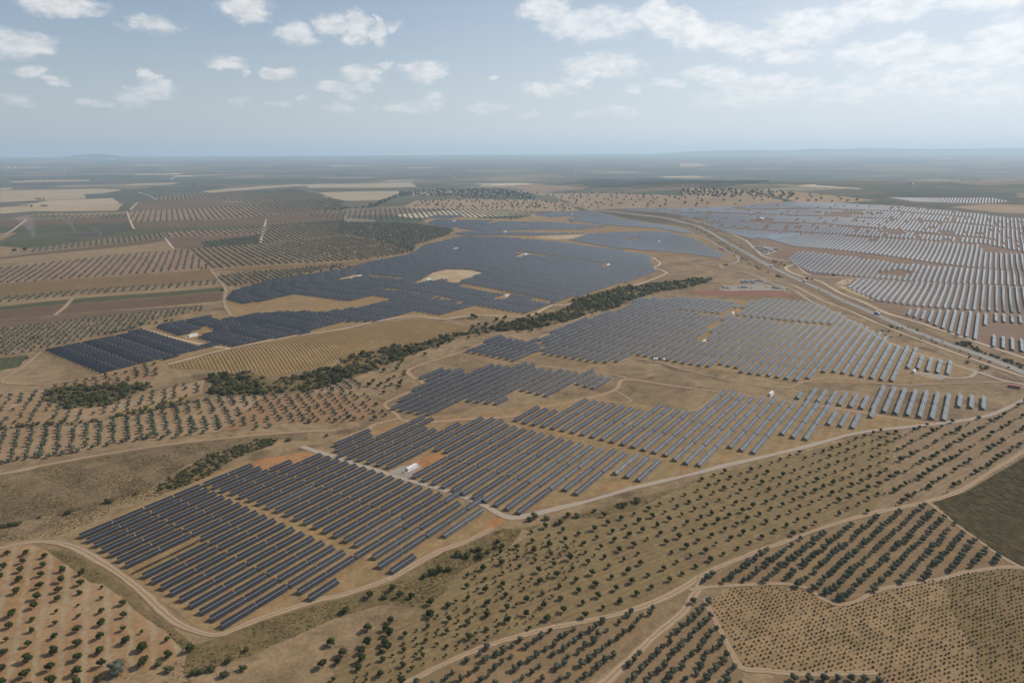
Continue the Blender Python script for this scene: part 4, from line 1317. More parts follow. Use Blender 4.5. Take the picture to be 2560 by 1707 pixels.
# ------------------------------------------------------------------ trees and shrubs
def leaf_cloud(rng, n, blobs, leaf, flat=0.75):
    """leaf-sized quads spread through a few overlapping lobes: (cx, cy, cz, rx, rz)"""
    V = np.zeros((n, 4, 3))
    w = np.array([b[3] ** 2 for b in blobs])
    ids = rng.choice(len(blobs), n, p=w / w.sum())
    for i in range(n):
        cx, cy, cz, rx, rz = blobs[ids[i]]
        d = rng.normal(size=3)
        d /= np.linalg.norm(d)
        if d[2] < -0.55:
            d[2] *= -0.4
        r = rng.uniform(0.55, 1.06) ** 0.7
        c = np.array([cx + d[0] * rx * r, cy + d[1] * rx * r, cz + d[2] * rz * r])
        nn = d + rng.normal(size=3) * 0.55
        nn /= np.linalg.norm(nn)
        u = np.cross(nn, rng.normal(size=3))
        u /= np.linalg.norm(u)
        v = np.cross(nn, u)
        a = leaf * rng.uniform(0.6, 1.3)
        b = a * rng.uniform(0.5, 0.9) * flat
        V[i] = [c - u * a - v * b * 0.3, c + v * -b, c + u * a + v * b * 0.3, c + v * b]
    return V.reshape(-1, 3), np.arange(n * 4).reshape(n, 4)


def core_blobs(rng, blobs, k=0.76):
    """dark inner lobes so the crown is not see-through everywhere"""
    V, F = [], []
    t = (1 + 5 ** 0.5) / 2
    ico = np.array([(-1, t, 0), (1, t, 0), (-1, -t, 0), (1, -t, 0), (0, -1, t), (0, 1, t), (0, -1, -t), (0, 1, -t), (t, 0, -1), (t, 0, 1), (-t, 0, -1), (-t, 0, 1)], float)
    ico /= np.linalg.norm(ico[0])
    icf = np.array([(0, 11, 5), (0, 5, 1), (0, 1, 7), (0, 7, 10), (0, 10, 11), (1, 5, 9), (5, 11, 4), (11, 10, 2), (10, 7, 6), (7, 1, 8), (3, 9, 4), (3, 4, 2), (3, 2, 6), (3, 6, 8), (3, 8, 9), (4, 9, 5), (2, 4, 11), (6, 2, 10), (8, 6, 7), (9, 8, 1)])
    n = 0
    for (cx, cy, cz, rx, rz) in blobs:
        j = ico * (1 + rng.uniform(-0.16, 0.16, (12, 1)))
        V.append(j * np.array([rx * k, rx * k, rz * k]) + np.array([cx, cy, cz]))
        F.append(icf + n)
        n += 12
    return np.concatenate(V), np.concatenate(F)


def lobes(rng, R, h0, H, n):
    """lobe layout of a crown of radius R between heights h0 and H"""
    zc = (h0 + H) / 2
    out = [(0, 0, zc, R * 0.74, (H - h0) / 2 * 0.95)]
    for i in range(n):
        a = 2 * math.pi * (i + rng.uniform(-0.3, 0.3)) / n
        r = R * rng.uniform(0.35, 0.58)
        rr = R * rng.uniform(0.36, 0.52)
        out.append((r * math.cos(a), r * math.sin(a), zc + (H - h0) * rng.uniform(-0.22, 0.26), rr, rr * 0.85))
    return out


def quads_tris(*parts):
    V, F3, n = [], [], 0
    for v, f in parts:
        V.append(v)
        f = f + n
        if f.shape[1] == 4:
            f = np.concatenate([f[:, [0, 1, 2]], f[:, [0, 2, 3]]])
        F3.append(f)
        n += len(v)
    return np.concatenate(V), np.concatenate(F3)


def tree_arrays(seed, R, h0, H, nlobe, nleaf, leaf):
    rng = np.random.default_rng(seed)
    bl = lobes(rng, R, h0, H, nlobe)
    lv, lf = leaf_cloud(rng, nleaf, bl, leaf)
    cv, cf = core_blobs(rng, bl)
    return quads_tris((lv, lf), (cv, cf))


def trunk_mesh(seed, R, h0, H):
    rng = random.Random(seed)
    b = MB()
    zc = (h0 + H) / 2
    b.tube((0, 0, -0.25), (0.05, 0.02, h0 * 0.9), 0.20 * R / 2.5, 0.14 * R / 2.5, 7, caps=False)
    for i in range(4):
        a = i * math.pi / 2 + rng.uniform(-0.4, 0.4)
        r = R * 0.5
        b.tube((0.05, 0.02, h0 * 0.82), (r * math.cos(a), r * math.sin(a), zc + rng.uniform(-0.1, 0.4)), 0.11 * R / 2.5, 0.04 * R / 2.5, 5, caps=False)
    m = b.mesh('trunk', True)
    m.materials.append(M['bark'])
    return m


class Kind:
    def __init__(s, name, cat, mat, R, h0, H, nlobe, nleaf, leaf, nv=4, part='crown', low=(90, 1.9), single_mesh=False):
        s.name, s.cat, s.mat, s.part = name, cat, mat, part
        s.hi, s.lo, s.far, s.trunks = [], [], [], []
        s.single_mesh = single_mesh
        for i in range(nv):
            sd = abs(hash((name == 'x', i))) % 1000 + len(name) * 31 + i * 7
            V, F = tree_arrays(sd, R, h0, H, nlobe, nleaf, leaf)
            me = np_mesh(part, V, F)
            me.materials.append(mat)
            s.hi.append(me)
            s.trunks.append(trunk_mesh(sd, R, h0, H) if h0 > 0.3 else None)
            s.lo.append(tree_arrays(sd, R, h0, H, max(2, nlobe - 1), int(low[0]), leaf * low[1]))
            rng = np.random.default_rng(sd)
            s.far.append(core_blobs(rng, lobes(rng, R, h0 * 0.3, H, 1), 1.12))
            s.R, s.H = R, H
        s.items = []        # (x, y, scale, rot, label, group)

    def add(s, pts, scale, label, group, jitter=0.2):
        P = pts.P if isinstance(pts, Rows) else pts
        for n, p in enumerate(P):
            lb = label % (ordw(pts.place[n]), ordw(pts.row[n])) if isinstance(pts, Rows) and '%s' in label else label
            s.items.append((float(p[0]), float(p[1]), scale * rnd.uniform(1 - jitter, 1 + jitter), rnd.uniform(0, 6.283), lb, group))

    def build(s, n_single, stuff_label, lo_dist=1100.0, parts=True, keep=1.8):
        it = sorted(s.items, key=lambda a: math.hypot(a[0], a[1]) / a[2])
        for i, (x, y, sc, ro, label, group) in enumerate(it[:n_single]):
            k = rnd.randrange(len(s.hi))
            z = float(hgt(x, y) + off(x, y, keep))
            sc3 = (sc * rnd.uniform(0.92, 1.08), sc * rnd.uniform(0.92, 1.08), sc * rnd.uniform(0.9, 1.12))
            if s.single_mesh or s.trunks[k] is None:
                o = link(s.name, s.hi[k])
                o.location, o.rotation_euler, o.scale = (x, y, z), (0, 0, ro), sc3
            else:
                o = empty(s.name, (x, y, z), ro)
                o.scale = sc3
                link('trunk', s.trunks[k], None, o)
                link(s.part, s.hi[k], None, o)
            tag(o, label, s.cat, group)
        rest = it[n_single:]
        if not rest:
            return
        V, F, n = [], [], 0
        for (x, y, sc, ro, label, group) in rest:
            d = math.hypot(x, y)
            src = (s.lo if d < lo_dist else s.far)[rnd.randrange(len(s.hi))]
            c, si = math.cos(ro), math.sin(ro)
            v = src[0] * sc
            v = np.column_stack([v[:, 0] * c - v[:, 1] * si + x, v[:, 0] * si + v[:, 1] * c + y, v[:, 2] + float(hgt(x, y) + off(x, y, keep))])
            V.append(v)
            F.append(src[1] + n)
            n += len(v)
        me = np_mesh(s.name + '_mass', np.concatenate(V), np.concatenate(F))
        me.materials.append(s.mat)
        o = stuff(link(s.name + '_mass', me))
        tag(o, stuff_label, s.cat + 's')
        print(s.name, len(it), 'single', min(n_single, len(it)), 'tris', sum(len(f) for f in F))


ALM = Kind('almond_tree', 'almond tree', M['almond'], 2.5, 0.5, 4.4, 6, 460, 0.25, 6, low=(120, 1.8))
SAP = Kind('almond_sapling', 'sapling', M['almond'], 1.35, 0.25, 2.1, 3, 90, 0.24, 3, low=(40, 1.5), single_mesh=True)
OLV = Kind('olive_tree', 'olive tree', M['olive'], 2.75, 0.4, 3.9, 7, 480, 0.25, 6, low=(110, 1.9))
OAK = Kind('oak_tree', 'oak tree', M['oak'], 5.2, 1.5, 7.5, 6, 260, 0.75, 4, low=(80, 1.8))
SHB = Kind('scrub_bush', 'bush', M['scrub'], 3.0, 0.0, 3.4, 5, 230, 0.42, 4, part='foliage', low=(70, 1.8))
WIL = Kind('yellowing_bush', 'bush', M['willow'], 3.0, 0.0, 3.6, 4, 220, 0.42, 3, part='foliage', low=(70, 1.8))
BRM = Kind('low_scrub', 'scrub', M['dryscrub'], 2.6, 0.0, 2.1, 5, 170, 0.36, 4, part='foliage', low=(60, 1.8))
VIN = Kind('grape_vine', 'vine', M['vine'], 0.72, 0.0, 0.85, 3, 60, 0.20, 4, part='foliage', low=(22, 1.6))


def lattice(poly, anchor, az1, s1, az2, s2, jit=0.5, drop=0.04, margin=0.0):
    a = np.array([math.sin(rad(az1)), math.cos(rad(az1))]) * s1
    b = np.array([math.sin(rad(az2)), math.cos(rad(az2))]) * s2
    iv = np.linalg.inv(np.stack([a, b], 1))
    q = (poly - anchor) @ iv.T
    lo, hi = np.floor(q.min(0)), np.ceil(q.max(0))
    i, j = np.meshgrid(np.arange(lo[0], hi[0] + 1), np.arange(lo[1], hi[1] + 1))
    P = anchor + i.ravel()[:, None] * a + j.ravel()[:, None] * b
    ij = np.stack([j.ravel(), i.ravel()], 1)
    ok = inside(P, poly)
    P, ij = P[ok], ij[ok]
    ok = nrg.random(len(P)) > drop
    P, ij = P[ok], ij[ok]
    return Rows(P + nrg.normal(0, jit, P.shape), ij)


class Rows:
    """points of a planted lattice with their row number and their place along the row"""
    def __init__(s, P, ij):
        s.P = P
        rows_ = {r: n + 1 for n, r in enumerate(sorted(set(ij[:, 0])))}
        s.row = [rows_[r] for r in ij[:, 0]]
        s.place = [0] * len(P)
        cnt = {}
        for n in sorted(range(len(P)), key=lambda n: (ij[n, 0], ij[n, 1])):
            cnt[ij[n, 0]] = cnt.get(ij[n, 0], 0) + 1
            s.place[n] = cnt[ij[n, 0]]


def scatter(poly, n, mind=0.0):
    lo, hi = poly.min(0), poly.max(0)
    out = []
    tries = 0
    while len(out) < n and tries < 60:
        tries += 1
        P = nrg.uniform(lo, hi, (n * 2, 2))
        P = P[inside(P, poly)]
        for p in P:
            if len(out) >= n:
                break
            if mind and any((p[0] - q[0]) ** 2 + (p[1] - q[1]) ** 2 < mind * mind for q in out[-400:]):
                continue
            out.append(p)
    return np.array(out)


# tilled almond orchard at the corner of the plant, tree by tree
k5 = 480 / 2302.0
P1T = [(90, 30, 1), (315, 35, 1), (280, 135, 1), (535, 68, 1), (520, 175, 1), (45, 200, 1.05), (250, 240, .95), (495, 290, 1), (755, 235, 1.1), (980, 275, 1.05),
       (5, 320, .9), (235, 355, 1.05), (740, 360, 1.1), (975, 395, 1.1), (1222, 432, .55), (480, 432, 1.1), (200, 500, 1.1), (450, 565, 1.15), (705, 480, 1.1), (960, 505, .85),
       (692, 582, .95), (1215, 565, .6), (942, 648, .5), (1478, 632, 1.05), (412, 675, 1.2), (680, 728, .65), (150, 775, 1.2), (390, 825, .8), (942, 785, .7), (1222, 728, .95),
       (1487, 782, .95), (115, 910, 1.1), (668, 868, .8), (1218, 878, 1.15), (388, 958, .8), (930, 958, 1.15), (1482, 942, .8), (1703, 975, .6), (82, 1068, .7), (658, 1032, 1.0),
       (1202, 1038, 1.1), (1512, 1095, 1.15), (345, 1130, .95), (1708, 1178, 1.35), (2008, 1065, .85), (652, 1215, 1.2), (935, 1120, 1.15), (55, 1230, .95), (335, 1315, 1.2),
       (1200, 1212, 1.25), (2018, 1262, 1.15), (935, 1295, 1.15), (605, 1420, 1.25), (25, 1430, 1.15), (1225, 1370, 1.15), (1725, 1362, 1.35), (930, 1465, 1.3), (305, 1500, 1.2),
       (618, 1570, 1.3), (925, 1600, 1.2), (2285, 1185, 1.2), (30, 1590, 1.1), (340, 1640, 1.2)]
P1xy = ground([0 + x * k5 for x, y, s in P1T], [1380 + y * k5 for x, y, s in P1T])
for p, (x, y, s) in zip(P1xy, P1T):
    sz = 'small' if s < 0.75 else ('large' if s > 1.17 else 'medium')
    ALM.add([p], s, '%s rounded almond tree on reddish tilled soil beside the plant corner' % sz, 'almond trees on the tilled soil', 0.04)
OLV.add(ground([1415 * k5], [1380 + 1440 * k5]), 2.0, 'one large spreading olive tree at the foot of the tilled orchard', 'solitary trees', 0.02)
SHB.add(ground([1210 * k5, 2030 * k5, 560], [1380 + 1530 * k5, 1380 + 1430 * k5, 1690]), 0.9, 'low dark bush on the weedy bank below the tilled orchard', 'bushes on the weedy bank')

# big almonds along the ditch and on the green strip
DT = [(205, 975), (360, 928), (410, 972), (490, 978), (620, 1025), (620, 1110), (345, 1145), (190, 1200), (335, 1238), (185, 1305), (325, 1335), (20, 1370), (150, 1415), (-60, 1300), (-120, 1450)]
ALM.add(gp(('Q5', DT)), 1.15, 'dark full almond tree on the mown strip between ditch and orchard', 'almond trees on the mown strip', 0.08)
BT = [(630, 815, 1.3), (680, 800, 1.0), (740, 790, 1.4), (810, 690, 1.2), (900, 660, 1.1), (950, 655, 1.7), (1010, 670, 1.3), (1080, 600, 1.2), (1060, 640, 1.2), (960, 700, 1.0), (1110, 630, .9), (870, 700, .9),
      (1410, 440, .8), (1620, 425, 1.1), (1740, 390, .9), (1900, 350, .9), (1940, 355, 1.1), (2030, 325, .8), (1480, 480, .8), (1300, 450, .8), (1330, 430, .7), (1560, 420, .6), (40, 1080, .8), (300, 980, .7), (580, 840, .8), (-660, 1470, .8), (-1240, 1440, 0.9), (-640, 1340, .7), (-760, 1420, 1.1), (-880, 1470, 1.0), (-950, 1490, 1.0), (-1000, 1500, .9)]
SHB.add(gp(('Q5', [(x, y) for x, y, s in BT])), 1.0, 'dark bush in the weedy ditch below the perimeter track', 'bushes in the ditch', 0.3)

rowaz, xaz = 57.5, 176.0
anc2 = g1('Q6', 300, 520)
P = lattice(PX_['P2'], anc2, rowaz, 13.6, xaz, 12.4, 0.45, 0.05)
ALM.add(P, 0.86, '%s almond tree along the %s row from the perimeter track in the wide orchard', 'almond trees of the wide orchard', 0.25)
ancb = g1('Q3', 1560, 1160)
Pb = lattice(PX_['P2B'], ancb, 54.0, 10.5, 150.0, 13.0, 0.8, 0.22)
ALM.add(Pb, 0.98, '%s almond tree along the %s row from the perimeter track, narrow orchard by dark vineyard', 'almond trees of the narrowing orchard', 0.25)
SP1 = gp(('Q5', [(0, 1560), (480, 1200), (850, 950), (900, 760), (1150, 640), (1700, 520), (1750, 700), (1500, 900), (1350, 1160), (1050, 1260), (400, 1560)]))
a2 = np.array([math.sin(rad(rowaz)), math.cos(rad(rowaz))]) * 13.6
b2 = np.array([math.sin(rad(xaz)), math.cos(rad(xaz))]) * 12.4
SAP.add(lattice(SP1, anc2 + a2 / 2, rowaz, 13.6, xaz, 6.2, 0.7, 0.25), 0.9, '%s small sapling along the %s replanted line across the wide orchard', 'saplings of the wide orchard', 0.4)
SAP.add(lattice(SP1, anc2 + b2 / 2, rowaz, 13.6, xaz, 12.4, 0.7, 0.3), 0.9, 'small almond sapling replanted between the larger orchard trees', 'saplings of the wide orchard', 0.4)
SAP.add(lattice(PX_['P2B'], ancb + np.array([4.2, 3.1]), 54.0, 5.25, 150.0, 13.0, 0.7, 0.25), 0.8, '%s small reddish-green sapling along the %s row of the narrow orchard by dark vineyard', 'saplings of the narrowing orchard', 0.4)

# olive groves
OLV.add(lattice(PX_['P3'], g1('Q6', 1140, 720), 48.5, 5.3, 140.0, 8.6, 0.5, 0.04), 0.92, '%s silvery olive along the %s row from the upper dirt track, dense three-track grove', 'olive trees of the dense grove', 0.22)
OLV.add(lattice(PX_['P4'], g1('Q5', 1400, 1330), 46.0, 6.2, 138.0, 7.6, 0.8, 0.12), 0.82, '%s silvery olive along the %s row from the upper track, grove below the fork', 'olive trees below the fork', 0.25)
OLV.add(lattice(PX_['P5'], g1('Q6', 120, 1080), 42.0, 6.0, 132.0, 7.6, 0.7, 0.05), 0.86, '%s silvery olive along the %s row from the forked track, grove beside bush vines', 'olive trees beside the vine plot', 0.22)
OLV.add(gp(('Q6', [(780, 1545), (880, 1545), (985, 1545), (1080, 1540), (1165, 1540), (1260, 1545), (1360, 1550)])), 1.0, 'silvery olive tree in the short row along the foot of the vine plot', 'olive row at the vine plot', 0.12)
OLV.add(gp(('Q6', [(1090, 990), (1120, 975)])), 1.1, 'olive tree clump in the pointed corner of the dense grove', 'olive clump', 0.1)
OLV.add(lattice(PX_['N1'], g1('Q1', 490, 1020), -30.0, 8.6, 66.0, 12.0, 0.6, 0.04), 1.06, '%s olive along the %s uphill row of the pale terraced grove left of the plant', 'olive trees of the terraced grove', 0.2)
OLV.add(lattice(PX_['N1B'], g1('Q1', 1900, 800), -30.0, 10.5, 66.0, 11.5, 0.8, 0.06), 0.98, '%s olive along the %s uphill row of the red-brown slope beside the plant', 'olive trees of the red-brown slope', 0.2)
OLV.add(lattice(PX_['N2'], g1('Q1', 240, 770), -24.0, 13.5, 70.0, 11.5, 0.9, 0.06), 1.02, 'olive tree on the slope above the stream scrub', 'olive trees above the stream', 0.2)
OLV.add(lattice(PX_['N3'], g1('Q1', 800, 510), -30.0, 12.0, 66.0, 11.0, 0.9, 0.08), 1.1, 'olive tree on the slope above the stream scrub', 'olive trees above the stream', 0.2)
OLV.add(lattice(PX_['N4'], g1('Q1', 2250, 600), -30.0, 8.0, 66.0, 11.0, 0.6, 0.05), 1.0, 'olive tree on the slope above the stream scrub', 'olive trees above the stream', 0.2)
edge_n = [(20, 1120), (125, 1095), (250, 1070), (330, 1078), (430, 1058), (535, 1038), (635, 1015), (740, 995), (835, 975), (935, 962), (1010, 950), (1115, 950), (1210, 938), (1305, 918), (1395, 910), (2115, 838), (2295, 832), (1500, 880), (1755, 880), (1845, 868)]
OLV.add(gp(('Q1', edge_n)), 1.15, 'olive tree on the outer edge of the pale grove by a dirt path', 'olive trees on the grove edge', 0.15)
FAR_G = 'far groves'
FARL = 'olive trees in rows on the far holdings beyond the plant'
for key, az1, s1, s2, sc in ((0, 150, 8, 14, 1.1), ):
    pass
GR = [
    ([('R3', [(0, 1290), (500, 1232), (1380, 1138), (1410, 1160), (1010, 1240), (960, 1282), (650, 1345), (300, 1430), (0, 1480)])], -20, 7.5, 9.0, 1.0),
    ([('R3', [(0, 1080), (800, 1012), (1480, 958), (1500, 985), (800, 1042), (0, 1112)])], -20, 8.0, 14.5, 1.15),
    ([('R3', [(1480, 925), (2000, 884), (2352, 850), (2352, 870), (2050, 915), (1880, 960), (1700, 988), (1545, 1002)])], -33, 8.0, 12.0, 1.15),
    ([('R3', [(0, 880), (280, 850), (800, 790), (1290, 750), (1440, 872), (1200, 892), (600, 942), (0, 982)])], -23, 9.0, 17.0, 1.2),
    ([('R3', [(1290, 748), (1800, 712), (2352, 655)]), ('R4', [(200, 680), (500, 720), (500, 770), (200, 815), (-300, 845), (-900, 882), (-930, 850)])], 149, 8.0, 17.0, 1.2),
    ([('R3', [(1835, 580), (2352, 545), (2352, 650), (1790, 708)])], 152, 8.0, 17.0, 1.25),
    ([('R4', [(0, 560), (500, 572), (780, 612), (740, 650), (520, 715), (500, 760), (420, 740), (300, 690), (0, 640)])], 150, 8.0, 13.0, 1.2),
    ([('R3', [(1112, 634), (1820, 598), (1800, 642), (1150, 668)])], 149, 9.0, 20.0, 1.3),
    ([('R3', [(1372, 700), (1800, 645), (1780, 710), (1400, 736)])], 149, 9.0, 13.0, 1.2),
    ([('R3', [(180, 772), (250, 740), (700, 680), (1105, 638), (1120, 672), (700, 718)])], 150, 8.0, 16.0, 1.25),
    ([('R3', [(880, 490), (1300, 470), (1700, 452), (2000, 470), (2240, 492), (1700, 530), (900, 566)])], -26, 11.0, 24.0, 1.5),
    ([('R3', [(1040, 388), (1500, 366), (1520, 399), (1100, 415)])], -26, 14.0, 26.0, 1.7),
    ([('R3', [(1480, 364), (2000, 340), (2352, 420), (2352, 490), (2240, 488), (1850, 460), (1530, 400)])], -26, 14.0, 28.0, 1.7),
    ([('R4', [(-200, 505), (0, 490), (400, 470), (800, 473), (1150, 480), (1400, 500), (1330, 515), (1200, 545), (1000, 535), (650, 522), (580, 545), (300, 545), (0, 540), (-200, 520)])], -11, 9.0, 24.0, 1.45),
    ([('R4', [(1470, 310), (1700, 272), (2200, 268)]), ('R5', [(300, 275), (620, 300), (300, 325), (0, 326)]), ('R4', [(2000, 335), (1600, 325)])], -20, 20.0, 46.0, 1.9),
    ([('R3', [(215, 512), (860, 508), (880, 530), (215, 540)])], -26, 11.0, 24.0, 1.4),
]
for parts, az1, s1, s2, sc in GR:
    poly = gp(*parts)
    OLV.add(lattice(poly, poly.mean(0), az1, s1, az1 + 90, s2, 0.8, 0.09), sc * 0.88, FARL, FAR_G, 0.18)

# oaks on the dry meadows and along the far stream
MEAD1 = gp(('R4', [(480, 440), (560, 415), (900, 408), (1290, 410), (1500, 425), (1640, 482), (1400, 474), (800, 468), (500, 462)]))
MEAD2 = gp(('R4', [(1290, 362), (1700, 364), (2100, 372), (2352, 385)]), ('R5', [(0, 330), (180, 334), (400, 341), (800, 356), (1150, 391), (1350, 414), (1050, 430), (400, 450), (0, 458)]), ('R4', [(2100, 466), (1700, 476), (1560, 425), (1480, 402)]))
MEAD3 = gp(('R5', [(0, 340), (400, 348), (800, 375), (720, 410), (300, 392), (0, 380)]))
OAKG = gp(('R4', [(400, 360), (700, 340), (1100, 335), (1290, 372), (1350, 408), (1000, 405), (760, 390), (560, 388), (420, 385)]))
LO = 'round dark oak tree scattered on the dry meadow beyond the plant'
OAK.add(scatter(MEAD1, 150, 18), 1.15, LO, 'oaks on the dry meadow', 0.25)
OAK.add(scatter(MEAD2, 150, 45), 1.2, LO, 'oaks on the dry meadow', 0.25)
OAK.add(scatter(MEAD3, 120, 25), 1.25, LO, 'oaks on the dry meadow', 0.25)
OAK.add(scatter(OAKG, 420, 12), 1.5, 'dark oak in the wood beyond the meadow', 'oaks of the far wood', 0.3)
fs = gp(('R4', [(-60, 480), (60, 470), (180, 465), (260, 440), (330, 410), (400, 380), (470, 360)]))
fl = spline(fs, 14)
OAK.add(fl + nrg.normal(0, 14, fl.shape), 1.2, 'dark tree along the far stream beside pale stubble', 'trees along the far stream', 0.35)
OAK.add(gp(('R3', [(250, 408), (265, 410), (280, 410), (300, 412), (285, 455), (300, 457), (318, 456), (215, 458), (1320, 318), (1345, 316), (1370, 318), (1395, 317), (300, 305), (340, 303), (380, 305), (100, 768), (172, 762)])), 1.4, 'isolated dark tree on the far left stubble', 'isolated far trees', 0.2)
hedge = [(230, 1365, 1.), (265, 1355, 1.2), (720, 1335, 1.1), (760, 1330, 1.2), (795, 1322, 1.1), (850, 1310, 1.), (900, 1295, .9), (965, 1270, 1.0), (1020, 1262, 1.3), (1070, 1258, 1.0), (1135, 1250, 1.2), (1175, 1243, 1.), (1410, 885, 1.6), (1380, 885, 1.2), (1520, 1040, 1.5), (185, 1500, 1.)]
OAK.add(gp(('R3', [(x, y) for x, y, s in hedge])), 0.62, 'dark round tree on the edge between olive grove and dark panels', 'trees on the grove edge', 0.25)
e1 = gp(('R4', [(-330, 935), (-200, 915), (-60, 895), (60, 880)]))
OAK.add(spline(e1, 26), 0.7, 'dark round tree on the edge between olive grove and dark panels', 'trees on the grove edge', 0.2)

# scrub along the stream
def patchy(P):
    v = np.sin(P[:, 0] * 0.045 + 1.3 * np.sin(P[:, 1] * 0.03)) + np.sin(P[:, 1] * 0.06 + P[:, 0] * 0.02)
    return P[v > nrg.uniform(-1.3, 0.6, len(P))]


S2 = gp(('Q1', [(1400, 640), (1480, 575), (1400, 545), (1480, 520), (1700, 485), (1800, 525), (1850, 545), (2100, 505), (2352, 445)]), ('Q2', [(0, 402), (300, 338), (640, 268), (880, 215), (900, 170), (1060, 188), (1080, 170), (1330, 128), (1550, 62), (1620, 10)]),
        ('R4', [(1590, 1100), (1900, 1015), (2100, 985), (2352, 965)]), ('R5', [(60, 950), (150, 945), (240, 955), (150, 985), (0, 1022)]), ('R4', [(2200, 1030), (1950, 1110), (1900, 1145), (1550, 1240), (1300, 1295), (1080, 1312)]),
        ('Q2', [(870, 238), (700, 300), (560, 350), (380, 420), (250, 470), (100, 530), (0, 550)]), ('Q1', [(2352, 555), (2100, 630), (1850, 650), (1400, 660)]))
S1 = gp(('Q1', [(310, 640), (420, 600), (700, 585), (1000, 570), (1050, 590), (900, 650), (740, 720), (600, 738), (450, 740), (330, 690)]))
LS = 'dense dark scrub bush in the belt along the dry stream'
sheet('field', S2, VERGE)
sheet('field', S1, VERGE)
SHB.add(patchy(scatter(S2, 1350, 2.2)), 1.3, LS, 'bushes of the stream belt', 0.5)
BRM.add(scatter(S2, 1050, 2.0), 1.2, 'low brownish scrub among the darker bushes of the stream belt', 'low scrub of the stream belt', 0.5)
BRM.add(scatter(S1, 110, 3.0), 1.2, 'low brownish scrub in the thicket between the olive slopes', 'low scrub of the thicket', 0.4)
SHB.add(scatter(S1, 80, 4.0), 1.25, 'dark scrub bush in the thicket between the olive slopes', 'bushes of the thicket', 0.4)
up = gp(('R4', [(1590, 1105), (1650, 1110), (1700, 1120), (1500, 1200), (1400, 1230), (1250, 1250), (1150, 1270), (1820, 1080), (1900, 1060), (2000, 1030), (2100, 1005), (2200, 995), (2300, 985), (1480, 1230), (1340, 1200), (1600, 1140), (1000, 1275), (950, 1270)]), ('Q2', [(910, 122), (930, 130), (1070, 140), (1130, 130)]))
OAK.add(up, 0.85, 'tall dark oak rising from the stream scrub', 'oaks of the stream belt', 0.25)
WIL.add(gp(('Q1', [(830, 790), (880, 780), (920, 770), (1090, 720), (1130, 715), (1170, 705), (1240, 690), (1540, 645), (1600, 640), (1660, 640), (1720, 635), (1790, 630), (2050, 600), (2080, 595), (1020, 940), (1030, 755), (1000, 750)]), ('Q2', [(100, 480), (130, 470), (60, 510), (120, 440)])), 1.1, 'yellowing bush at the edge of the stream scrub', 'yellowing bushes', 0.3)
WIL.add(gp(('Q1', [(130, 850), (230, 845), (330, 840), (420, 838), (170, 320)])), 0.8, 'yellowing bush in the hedge between two olive slopes', 'yellowing hedge bushes', 0.25)
hd = gp(('Q1', [(-40, 890), (120, 870), (260, 860), (400, 850), (540, 845)]))
SHB.add(spline(hd, 4.5) + nrg.normal(0, 1.5, spline(hd, 4.5).shape), 0.9, 'dark bush in the hedge between two olive slopes', 'hedge bushes', 0.3)
hd = gp(('Q1', [(620, 835), (760, 815), (900, 790), (1000, 775), (1100, 745), (1250, 715), (1380, 680)]))
SHB.add(spline(hd, 5) + nrg.normal(0, 2.5, spline(hd, 5).shape), 0.95, 'dark bush in the hedge between two olive slopes', 'hedge bushes', 0.35)
S3 = gp(('Q1', [(1050, 1310), (1130, 1240), (1300, 1140), (1420, 1065), (1600, 1015), (1750, 955), (1900, 952), (1880, 985), (1600, 1085), (1450, 1190), (1250, 1280), (1100, 1325)]))
sheet('field', S3, VERGE)
BRM.add(scatter(S3, 90, 1.6), 0.7, 'low brownish scrub in the gully above the solar block', 'low scrub of the gully', 0.4)
SHB.add(scatter(S3, 150, 1.6), 0.62, 'low olive-green bramble in the gully above the solar block', 'brambles of the gully', 0.35)
SHB.add(gp(('Q1', [(1980, 960), (1965, 965), (2235, 935), (735, 1385), (760, 1385), (270, 1490), (100, 1540), (70, 1545), (130, 1535), (20, 1555), (930, 1330), (460, 1465), (480, 1460)])), 0.85, 'lone dark bush on the dry slope left of the solar block', 'bushes of the dry slope', 0.3)
nt = [('Q2', [(240, 470), (260, 480), (350, 420), (360, 410), (580, 378), (670, 330), (680, 310), (690, 300), (610, 305), (750, 295), (880, 265), (950, 245), (640, 330), (520, 370), (300, 490), (340, 545), (370, 530), (330, 560), (280, 580), (310, 600), (230, 560), (200, 590), (260, 600), (300, 640), (350, 585), (250, 720), (290, 770), (310, 795), (240, 815), (55, 810), (430, 400), (420, 430), (400, 455), (390, 480), (435, 520), (420, 560), (405, 600), (440, 500), (410, 580), (430, 420)])]
OAK.add(gp(*nt), 0.55, 'small dark tree between stream scrub and reddish track', 'trees beside the reddish track', 0.3)
OAK.add(gp(('R4', [(1350, 1200), (1290, 1220), (1300, 1250), (1240, 1310), (1310, 1310), (1375, 1290), (1430, 1270), (1590, 1210), (1640, 1190), (1760, 1150), (1770, 1075), (1210, 1240), (1120, 1225), (1070, 1240)])), 0.7, 'small dark tree scattered beside the stream belt', 'trees beside the stream belt', 0.3)
